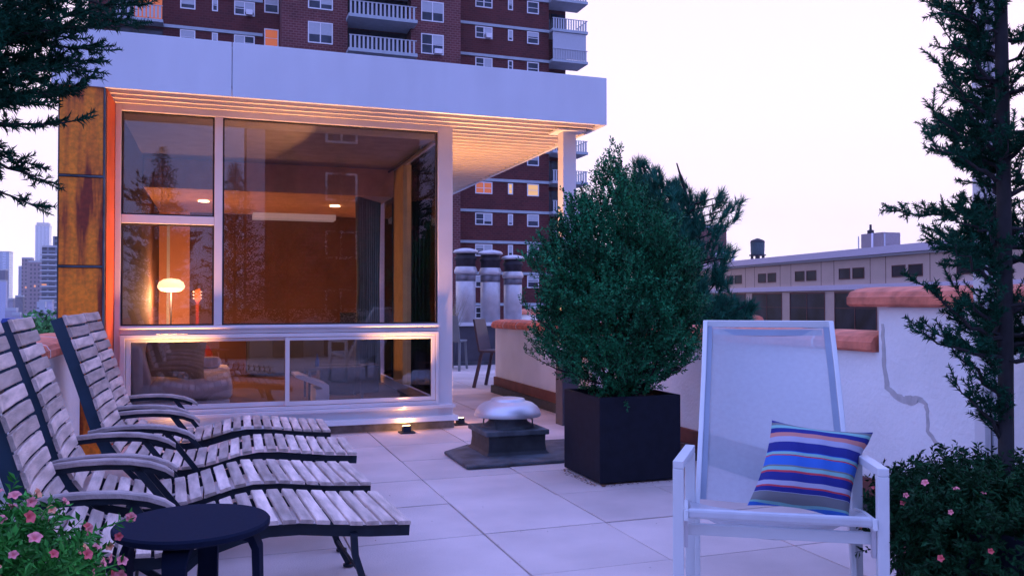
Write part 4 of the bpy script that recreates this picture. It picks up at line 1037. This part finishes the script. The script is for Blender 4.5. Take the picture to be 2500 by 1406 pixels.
for k, zb in enumerate(bands):
    # right wing
    ab('floor_band', M['band'], 19.62, 28.66, AY - .10, AY - .001, zb - .12, zb + .12)
    lit = M['lit'] if k == 6 else None
    awin(21.6, 23.2, zb - 1.27, zb - .20, AY, 2, lit=M['lit2'] if k == 6 else None, ac=(k == 1))
    awin(24.68, 25.15, zb - 1.22, zb - .22, AY, 1, lit=lit)
    awin(26.52, 27.66, zb - 1.30, zb - .18, AY, 1, lit=lit)
    if k < 5:
        ab('floor_band', M['band'], -7.6, 3.4, AY - .10, AY - .001, zb - .30, zb - .06)
        awin(-2.91, -1.77, zb - 1.45, zb - .34, AY, 1)
        awin(-.52, -.07, zb - 1.40, zb - .36, AY, 1)
        awin(1.17, 2.78, zb - 1.50, zb - .34, AY, 2, ac=(k == 1))
        awin(3.52, 4.66, zb - 1.06, zb + .41, AY, 1, lit=M['lit2'] if k == 2 else None)
        YM = AY - 2.3
        awin(6.8, 8.78, zb - 1.08, zb + .66, YM, 2, blind=.6 if k == 2 else None)
        awin(16.13, 18.1, zb - 1.06, zb + .66, YM, 2, ac=(k == 2))
        # recess with balcony on the middle section
        ab('recess_shade', M['dark'], 10.0, 15.25, AY - .75, AY - .701, zb - 1.5, zb + .9)  # near-black sheet on the back wall stands for the shade inside
        for q in range(4): ab('balcony_door', M['pane'], 10.9 + q * .95, 11.8 + q * .95, AY - .80, AY - .76, zb - 1.5, zb + .55)
        ab('balcony_slab', M['band'], 9.85, 15.5, YM - 1.5, YM - .005, zb + .95, zb + 1.2)
        ab('balcony_floor', M['band'], 9.99, 15.26, YM - .004, AY - .81, zb + .95, zb + 1.2)
        rl = MB()
        for q in range(16): x = 9.95 + q * .345; rl.box(x, x + .16, YM - 1.46, YM - 1.42, zb - 1.60, zb - .55)
        rl.box(9.9, 15.45, YM - 1.48, YM - 1.40, zb - .55, zb - .49); rl.box(9.9, 15.45, YM - 1.48, YM - 1.40, zb - 1.62, zb - 1.56)
        ap(rl.build('balcony_railing', M['blind'], apt))
        # left balcony
        ab('recess_shade', M['dark'], -7.5, -4.15, AY - .012, AY - .002, zb + .05, zb + 2.3)  # flat near-black sheet on the wall, painted shade of a recess
        for q in range(3): ab('balcony_door', M['lit2'] if k == 2 and q > 0 else M['pane'], -7.3 + q * 1.06, -6.35 + q * 1.06, AY - .03, AY - .014, zb + .1, zb + 2.1)
        rl = MB()
        for q in range(12): x = -7.5 + q * .28; rl.box(x, x + .17, AY - 1.06, AY - 1.02, zb + .05, zb + 1.0)
        rl.box(-7.55, -4.12, AY - 1.08, AY - 1.0, zb + 1.0, zb + 1.05)
        ap(rl.build('balcony_railing', M['blind'], apt)); ab('balcony_slab', M['band'], -7.6, -4.11, AY - 1.1, AY - .102, zb - .26, zb - .04)
    # right corner balconies
    ab('balcony_slab', M['band'], 28.67, 32.2, AY - .9, AY + 1.59, zb - .14, zb + .10)
    rl = MB()
    for q in range(14): x = 28.75 + q * .245; rl.box(x, x + .13, AY - .86, AY - .83, zb + .1, zb + 1.05)
    for q in range(8): yv = AY - .7 + q * .28; rl.box(32.1, 32.14, yv, yv + .05, zb + .1, zb + 1.05)
    rl.box(28.7, 32.18, AY - .88, AY - .80, zb + 1.05, zb + 1.1); rl.box(32.08, 32.16, AY - .79, AY + 1.5, zb + 1.05, zb + 1.1)
    ap(rl.build('balcony_railing', M['blind'], apt))
    if k in (1,):
        ab('balcony_screen', M['blind'], 28.75, 32.05, AY - .78, AY - .74, zb - 2.6, zb - .15)
    else:
        for q in range(3): ab('balcony_door', M['pane'], 28.8 + q * .72, 29.45 + q * .72, AY + 1.56, AY + 1.598, zb - 2.6, zb - .5)

# ------------------------------------------------------------------ beige building to the right
BA = math.atan2(.116, .993)
bb = empty('office_building', (53, 58, 0), 'long beige low building with paired windows under a pale roof edge on the right', 'building', rz=-BA)
# local: +Y along the facade away from camera, facade at x=0 looking to -x
def bbx(nm, m, *a, parent=None): return MB().box(*a).build(nm, m, parent or bb)
bbx('wall', M['beige'], 0, 22, -45, 44, -30, 5.0)
bbx('roof_edge', M['cornice'], -.45, 22, -45, 44, 5.002, 5.62)
bbx('gutter', M['blind'], -.25, -.002, -45, 44, 4.80, 5.0)
bbx('string_course', M['cornice'], -.20, -.002, -45, 44, 2.05, 2.52)
def sof(px):    # distance along the facade for a pixel column
    rx = (px - CX) / F; wx = rx * math.cos(YAW) + math.sin(YAW); wy = -rx * math.sin(YAW) + math.cos(YAW)
    k = (53 * .993 - 58 * .116) / (wx * .993 - wy * .116); return (wx * k - 53) * .116 + (wy * k - 58) * .993
yc = sof(2215); period = (sof(1967) - sof(2215)) / 2
for k in range(-4, 8):
    c = yc + k * period
    for s_ in (-1, 1):
        a, b_ = (c + .18, c + 1.85) if s_ > 0 else (c - 1.85, c - .18)
        w = MB(); w.box(-.05, -.003, a, b_, 3.02, 3.09); w.box(-.05, -.003, a, b_, 3.93, 4.0); w.box(-.05, -.003, a, a + .06, 3.09, 3.93); w.box(-.05, -.003, b_ - .06, b_, 3.09, 3.93)
        o = w.build('window', M['skirting'], bb); MB().box(-.02, -.004, a + .06, b_ - .06, 3.09, 3.93).build('pane', M['office_pane'], o)
    for s_ in (-1, 1): bbx('pilaster_joint', M['skirting'], -.012, -.002, c + s_ * period * .36 - .03, c + s_ * period * .36 + .03, 2.53, 4.79)
yc2 = sof(1970); per2 = (sof(1872) - sof(1970))
for k in range(-7, 6):
    c = yc2 + k * per2; hw = per2 * .40
    w = MB(); t = .09
    w.box(-.06, -.003, c - hw, c + hw, -2.2, -2.1); w.box(-.06, -.003, c - hw, c + hw, 1.75, 1.9); w.box(-.06, -.003, c - hw, c - hw + t, -2.1, 1.75); w.box(-.06, -.003, c + hw - t, c + hw, -2.1, 1.75); w.box(-.055, -.003, c - .05, c + .05, -2.1, 1.75)
    w.box(-.05, -.003, c - hw + t, c - .05, .38, .44); w.box(-.05, -.003, c + .05, c + hw - t, .38, .44)
    o = w.build('window', M['skirting'], bb)
    MB().box(-.02, -.004, c - hw + t, c + hw - t, -2.1, 1.75).build('pane', M['office_pane'], o)
# things on its roof
def onfac(px, off):
    s_ = sof(px); x, y = 53 + .116 * s_, 58 + .993 * s_; d = x * math.sin(YAW) + y * math.cos(YAW) + off
    q = wp(px, HY, d); return q.x, q.y
x, y = onfac(1850, 9); wt_ = empty('water_tower', (x, y, 5.62), 'dark wooden water tower with a conical cap on the beige roof', 'water tower')
D = wt_.location; dd = D.x * math.sin(YAW) + D.y * math.cos(YAW)
def zpx(py): return EYE - (py - HY) / F * dd
zb_, zt, zr = zpx(622) - 5.62, zpx(592) - 5.62, zpx(581) - 5.62; rw = 17 / F * dd
MB().lathe([(rw * .94, zb_), (rw, zt)], n=20).build('tank', mat('tank', (.05, .08, .09), .9, var=.3), wt_)
MB().lathe([(rw * 1.06, zt), (rw * .9, zt + .25), (.001, zr)], n=20).build('roof', M['soot'], wt_); MB().lathe([(rw * 1.2, zb_ - .12), (rw * 1.2, zb_)], n=20).build('platform', M['soot'], wt_)
for a in (-.55, .55):
    for b_ in (-.55, .55): MB().box(a * rw - .12, a * rw + .12, b_ * rw - .12, b_ * rw + .12, 0, zb_ - .12).build('leg', M['soot'], wt_)
x, y = onfac(2148, 8); bk = empty('roof_bulkhead', (x, y, 5.62), 'boxy grey brick bulkhead with pipes on the beige roof', 'bulkhead')
d2 = x * math.sin(YAW) + y * math.cos(YAW); hw = 41 / F * d2; hh = EYE + (HY - 570) / F * d2 - 5.62
MB().box(-hw * .55, hw * .7, -hw * .9, hw * .9, 0, hh).build('box', mat('bulk', (.30, .24, .25), .9), bk); MB().lathe([(.3, hh), (.3, hh + .35), (.12, hh + .4), (.1, hh + .9)], (-.3, 0.8, 0), 10).build('vent_pipe', M['soot'], bk)
for a in (-hw * 1.06, hw * 1.06): MB().tube([(-hw * .6, a, 0), (-hw * .6, a, hh * .9)], .06, 6).build('pipe', M['blind'], bk)
MB().tube([(-hw * .58, -.1, 0), (-hw * .58, -.1, hh)], .1, 6).build('pipe', M['winframe'], bk)
for k, (px, lb) in enumerate(((1748, 'left'), (1769, 'middle'), (1790, 'right'))):
    x, y = onfac(px, 3); v = empty('roof_pipe', (x, y, 5.62), lb + ' one of three small pale vent pipes on the beige roof', 'vent pipe', 'small vent pipes on the beige roof')
    MB().lathe([(.16, 0), (.16, 1.05)], n=10).build('pipe', M['winframe'], v); MB().lathe([(.26, 1.05), (.26, 1.22), (.05, 1.45)], n=10).build('hood', M['winframe'], v)
p = wp(1690, 735, 210); q_ = empty('distant_block', (p.x, p.y, -30), 'small brick block peeking between the pine and the beige roof', 'building')
MB().box(-6, 6, -6, 6, 0, 30 + EYE + 175 / F * 210).build('wall', M['brick_pale'], q_)
MB().box(-6.2, 6.2, -6.2, 6.2, 30 + EYE + 175 / F * 210, 30.6 + EYE + 175 / F * 210).build('roof', M['blind'], q_)

# ------------------------------------------------------------------ distant city on the left
def gridmat(name, wall, win, sx, sz, fx=.5, fz=.5, litp=.0, rough=.6):
    m = bpy.data.materials.new(name); m.use_nodes = True
    n, l = m.node_tree.nodes, m.node_tree.links; b = n['Principled BSDF']; b.inputs['Roughness'].default_value = rough
    t = n.new('ShaderNodeTexCoord'); sp = n.new('ShaderNodeSeparateXYZ'); l.new(t.outputs['Object'], sp.inputs[0])
    def mth(op, a, b_):
        q = n.new('ShaderNodeMath'); q.operation = op
        for k, v in enumerate((a, b_)):
            if v is None: continue
            if isinstance(v, (int, float)): q.inputs[k].default_value = v
            else: l.new(v, q.inputs[k])
        return q.outputs[0]
    h = mth('ADD', sp.outputs[0], sp.outputs[1]); u = mth('DIVIDE', h, sx); w = mth('DIVIDE', sp.outputs[2], sz)
    a = mth('LESS_THAN', mth('FRACT', u, None), fx); c = mth('LESS_THAN', mth('FRACT', w, None), fz); mk = mth('MULTIPLY', a, c)
    mm = n.new('ShaderNodeMix'); mm.data_type = 'RGBA'; l.new(mk, mm.inputs['Factor']); mm.inputs[6].default_value = (*wall, 1); mm.inputs[7].default_value = (*win, 1); l.new(mm.outputs[2], b.inputs['Base Color'])
    if litp:
        cb = n.new('ShaderNodeCombineXYZ'); l.new(mth('FLOOR', u, None), cb.inputs[0]); l.new(mth('FLOOR', w, None), cb.inputs[1])
        wn = n.new('ShaderNodeTexWhiteNoise'); l.new(cb.outputs[0], wn.inputs[0]); on = mth('MULTIPLY', mth('LESS_THAN', wn.outputs[0], litp), mk)
        b.inputs['Emission Color'].default_value = (1, .35, .1, 1); l.new(mth('MULTIPLY', on, .9), b.inputs['Emission Strength'])
    return m
def tower(name, px0, px1, pytop, d, m, label, depth=None, extra=()):
    w = (px1 - px0) / F * d * .9; p = wp((px0 + px1) / 2, HY, d + w * .5); z = EYE - (pytop - HY) / F * d
    r = empty(name, (p.x, p.y, -30), label, 'building'); r.rotation_euler.z = 0
    h = z + 30; hw = w / 2
    MB().box(-hw, hw, -hw, hw, 0, h).build('wall', m, r)
    MB().box(-hw * 1.02, hw * 1.02, -hw * 1.02, hw * 1.02, h, h + .6 + d * .001).build('roof', M['blind'], r)
    return r, hw, h
slab = gridmat('balcony_slabs', (.17, .19, .26), (.02, .025, .05), 4.2, 3.0, .75, .6, .10)
bl, hw, h = tower('balcony_tower', 108, 185, 604, 480, slab, 'dark slab tower with rows of balconies left of the rusty steel wall')
sl_ = MB()
for k in range(int(h / 3)): sl_.box(-hw - 1.0, -hw - .02, -hw, hw, k * 3, k * 3 + .9); sl_.box(-hw, hw, -hw - 1.0, -hw - .02, k * 3, k * 3 + .9)
sl_.build('balconies', M['blind'], bl); MB().box(-hw * .35, hw, -hw * .8, hw * .8, h + 1, h + 6.5).build('penthouse_floor', slab, bl); MB().box(.1 * hw, hw, -hw * .5, hw * .5, h + 6.6, h + 9).build('penthouse_floor', slab, bl)
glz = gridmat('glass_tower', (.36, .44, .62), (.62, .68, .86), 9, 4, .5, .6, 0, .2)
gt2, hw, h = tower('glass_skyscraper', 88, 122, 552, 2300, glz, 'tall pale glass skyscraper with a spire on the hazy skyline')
MB().box(-hw * .85, hw * .85, -hw * .85, hw * .85, h + 3, h + 10).build('crown', M['blind'], gt2); MB().tube([(0, 0, h), (0, 0, h + 18), (0, 0, h + 38)], [2.2, 1.2, .4], 6).build('spire', M['blind'], gt2)
beig = gridmat('beige_tower', (.32, .23, .26), (.10, .08, .12), 2.6, 3.2, .5, .5, .02)
t_, hw, h = tower('brick_tower', 55, 80, 632, 700, beig, 'beige brick tower left of the balconied slab on the skyline'); 
tower('brick_tower', 72, 104, 640, 640, beig, 'pinkish brown tower overlapping the beige one on the skyline')
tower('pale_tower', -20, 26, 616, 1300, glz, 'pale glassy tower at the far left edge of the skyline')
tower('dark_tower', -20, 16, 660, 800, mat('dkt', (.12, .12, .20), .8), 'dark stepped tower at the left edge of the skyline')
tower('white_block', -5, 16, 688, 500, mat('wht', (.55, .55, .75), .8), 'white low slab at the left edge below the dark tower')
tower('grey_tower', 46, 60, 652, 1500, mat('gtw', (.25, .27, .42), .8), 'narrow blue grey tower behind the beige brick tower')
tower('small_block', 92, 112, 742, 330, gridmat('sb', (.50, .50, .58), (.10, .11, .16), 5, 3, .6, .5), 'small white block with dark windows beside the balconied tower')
crnd = random.Random(8)
labs = ['low grey rooftop', 'flat white rooftop', 'brownish rooftop', 'bluish rooftop', 'low pink brick block', 'pale stepped block', 'dull grey block', 'small dark block', 'cream block', 'slate roofed block', 'broad pale block', 'narrow brown block']
wher = ['near the left edge of the city view', 'below the glass skyscraper', 'in front of the beige tower', 'beside the green tree tops', 'in the middle of the distant roofs', 'behind the blue tarpaulined roof', 'just above the left parapet', 'at the foot of the balconied tower', 'far down the hazy avenue', 'between the far towers', 'under the white slab', 'left of the small white block']
for k in range(12):
    px = -20 + k * 12 + crnd.uniform(-4, 4); d = crnd.choice((260, 330, 420, 560, 800)); c = crnd.uniform(.15, .5)
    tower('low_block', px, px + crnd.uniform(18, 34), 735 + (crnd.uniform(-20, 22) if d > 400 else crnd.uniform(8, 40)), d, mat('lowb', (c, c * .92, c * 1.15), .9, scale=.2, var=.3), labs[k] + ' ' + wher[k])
p = wp(45, 775, 150); bt_ = empty('blue_shed', (p.x, p.y, p.z - 2), 'bright blue covered roof among the distant rooftops', 'shed')
MB().box(-2.2, 2.2, -2, 2, -30, 1).build('wall', M['blind'], bt_); MB().prism([(-2.4, 1.0), (2.4, 1.0), (2.0, 1.9), (-2.0, 1.9)], 'y', -2.2, 2.2).build('roof', mat('blue_tarp', (.02, .06, .35), .6), bt_)
# roof edge trees further down
def round_tree(px, py, d, r_, label):
    p = wp(px, py, d); t = empty('street_tree', (p.x, p.y, -30), label, 'tree'); H_ = p.z + 31.1
    MB().tube([(0, 0, 0), (0, 0, H_)], [.3, .1], 6).build('trunk', M['bark'], t); c = MB()
    for k in range(900):
        u = rv().normalized() * (rnd.random() ** .4); q = Vector((u.x * r_, u.y * r_, H_ - r_ * .8 + u.z * r_ * .9)); leaf(c, q, rv(), .45, .3)
    c.build('crown', mat('crown', (.07, .26, .07), .8, island=.5), t)
round_tree(112, 805, 60, 2.6, 'green tree top showing above the left parapet by the steel wall'); round_tree(88, 812, 66, 2.4, 'second green tree top beside the brown roof ridge above the left parapet')

# ------------------------------------------------------------------ what the glass reflects: behind the camera
mb_ = empty('brick_block', (16, -32, -30), 'brick apartment block behind the photographer, mirrored in the glass', 'building')
MB().box(-14.5, 14, -8, 0, 0, 62).build('wall', M['brick_pale'], mb_)
for k, x in enumerate((-14.6, -5.5, 4.2)): MB().box(x, x + .9, .002, .25, 0, 62).build('pale_strip', M['cornice'], mb_)
for i in range(3):
    for j in range(9):
        x = -10.6 + i * 9.6; z = 24 + j * 3.1
        f = MB(); f.box(x, x + 1.7, .002, .08, z, z + 1.5); o = f.build('window', M['winframe'], mb_); MB().box(x + .12, x + .78, .082, .1, z + .12, z + 1.38).build('pane', M['pane'], o); MB().box(x + .9, x + 1.58, .082, .1, z + .12, z + 1.38).build('pane', M['pane'], o)
rw_ = tag(MB().box(-1.7, 6, -3.4, -3.15, -.03, .9).build('rear_parapet', M['stucco']), 'white rear parapet behind the photographer', 'wall')
hedge_l = ['leftmost young conifer of the row behind the photographer', 'second young conifer of the row behind the photographer', 'third and tallest young conifer of the row behind the photographer', 'fourth young conifer of the row behind the photographer', 'fifth young conifer of the row behind the photographer', 'rightmost young conifer of the row behind the photographer']
for k, (x, h) in enumerate(((-.95, 3.5), (.3, 3.3), (1.25, 3.9), (2.2, 3.5), (3.1, 3.1), (4.2, 3.6))):
    t = empty('hedge_conifer', (x, -2.75, 0), hedge_l[k], 'tree', 'row of young conifers behind the photographer'); planter_box(t, .26, .5)
    tm = MB(); tm.tube([(0, 0, .4), (0, 0, h + .35)], [.03, .006], 6); tm.build('trunk', M['bark'], t); c = MB(); z = .65
    while z < h + .3:
        w = .72 * (1 - (z - .6) / (h - .2)) ** .85 + .03; nb = 9
        for b_ in range(nb):
            a = 2 * PI * b_ / nb + z * 7 + rnd.uniform(-.25, .25); ww = w * rnd.uniform(.6, 1.15)
            tip = Vector((math.cos(a) * ww, math.sin(a) * ww, z + ww * rnd.uniform(.1, .5))); o_ = Vector((0, 0, z))
            for j in range(int(4 + 64 * ww)):
                q = o_.lerp(tip, rnd.random() ** .7) + rv(.025); needle(c, q, ((tip - o_).normalized() * .7 + rv(.45)).normalized(), rnd.uniform(.05, .10) * min(1, .25 + ww * 3), .020)
        z += .085
    c.build('foliage', M['leaf_yew'], t)

# ------------------------------------------------------------------ evening haze
hz = MB().box(-2750, 2750, -2750, 2750, -31, 330)
hm_ = bpy.data.materials.new('haze_air'); hm_.use_nodes = True; n_ = hm_.node_tree.nodes; n_.clear()
o_ = n_.new('ShaderNodeOutputMaterial'); v_ = n_.new('ShaderNodeVolumePrincipled'); v_.inputs['Density'].default_value = .00022; v_.inputs['Anisotropy'].default_value = .55; v_.inputs['Color'].default_value = (.85, .88, 1, 1)
hm_.node_tree.links.new(v_.outputs[0], o_.inputs['Volume'])
tag(hz.build('haze', hm_), kind='stuff')
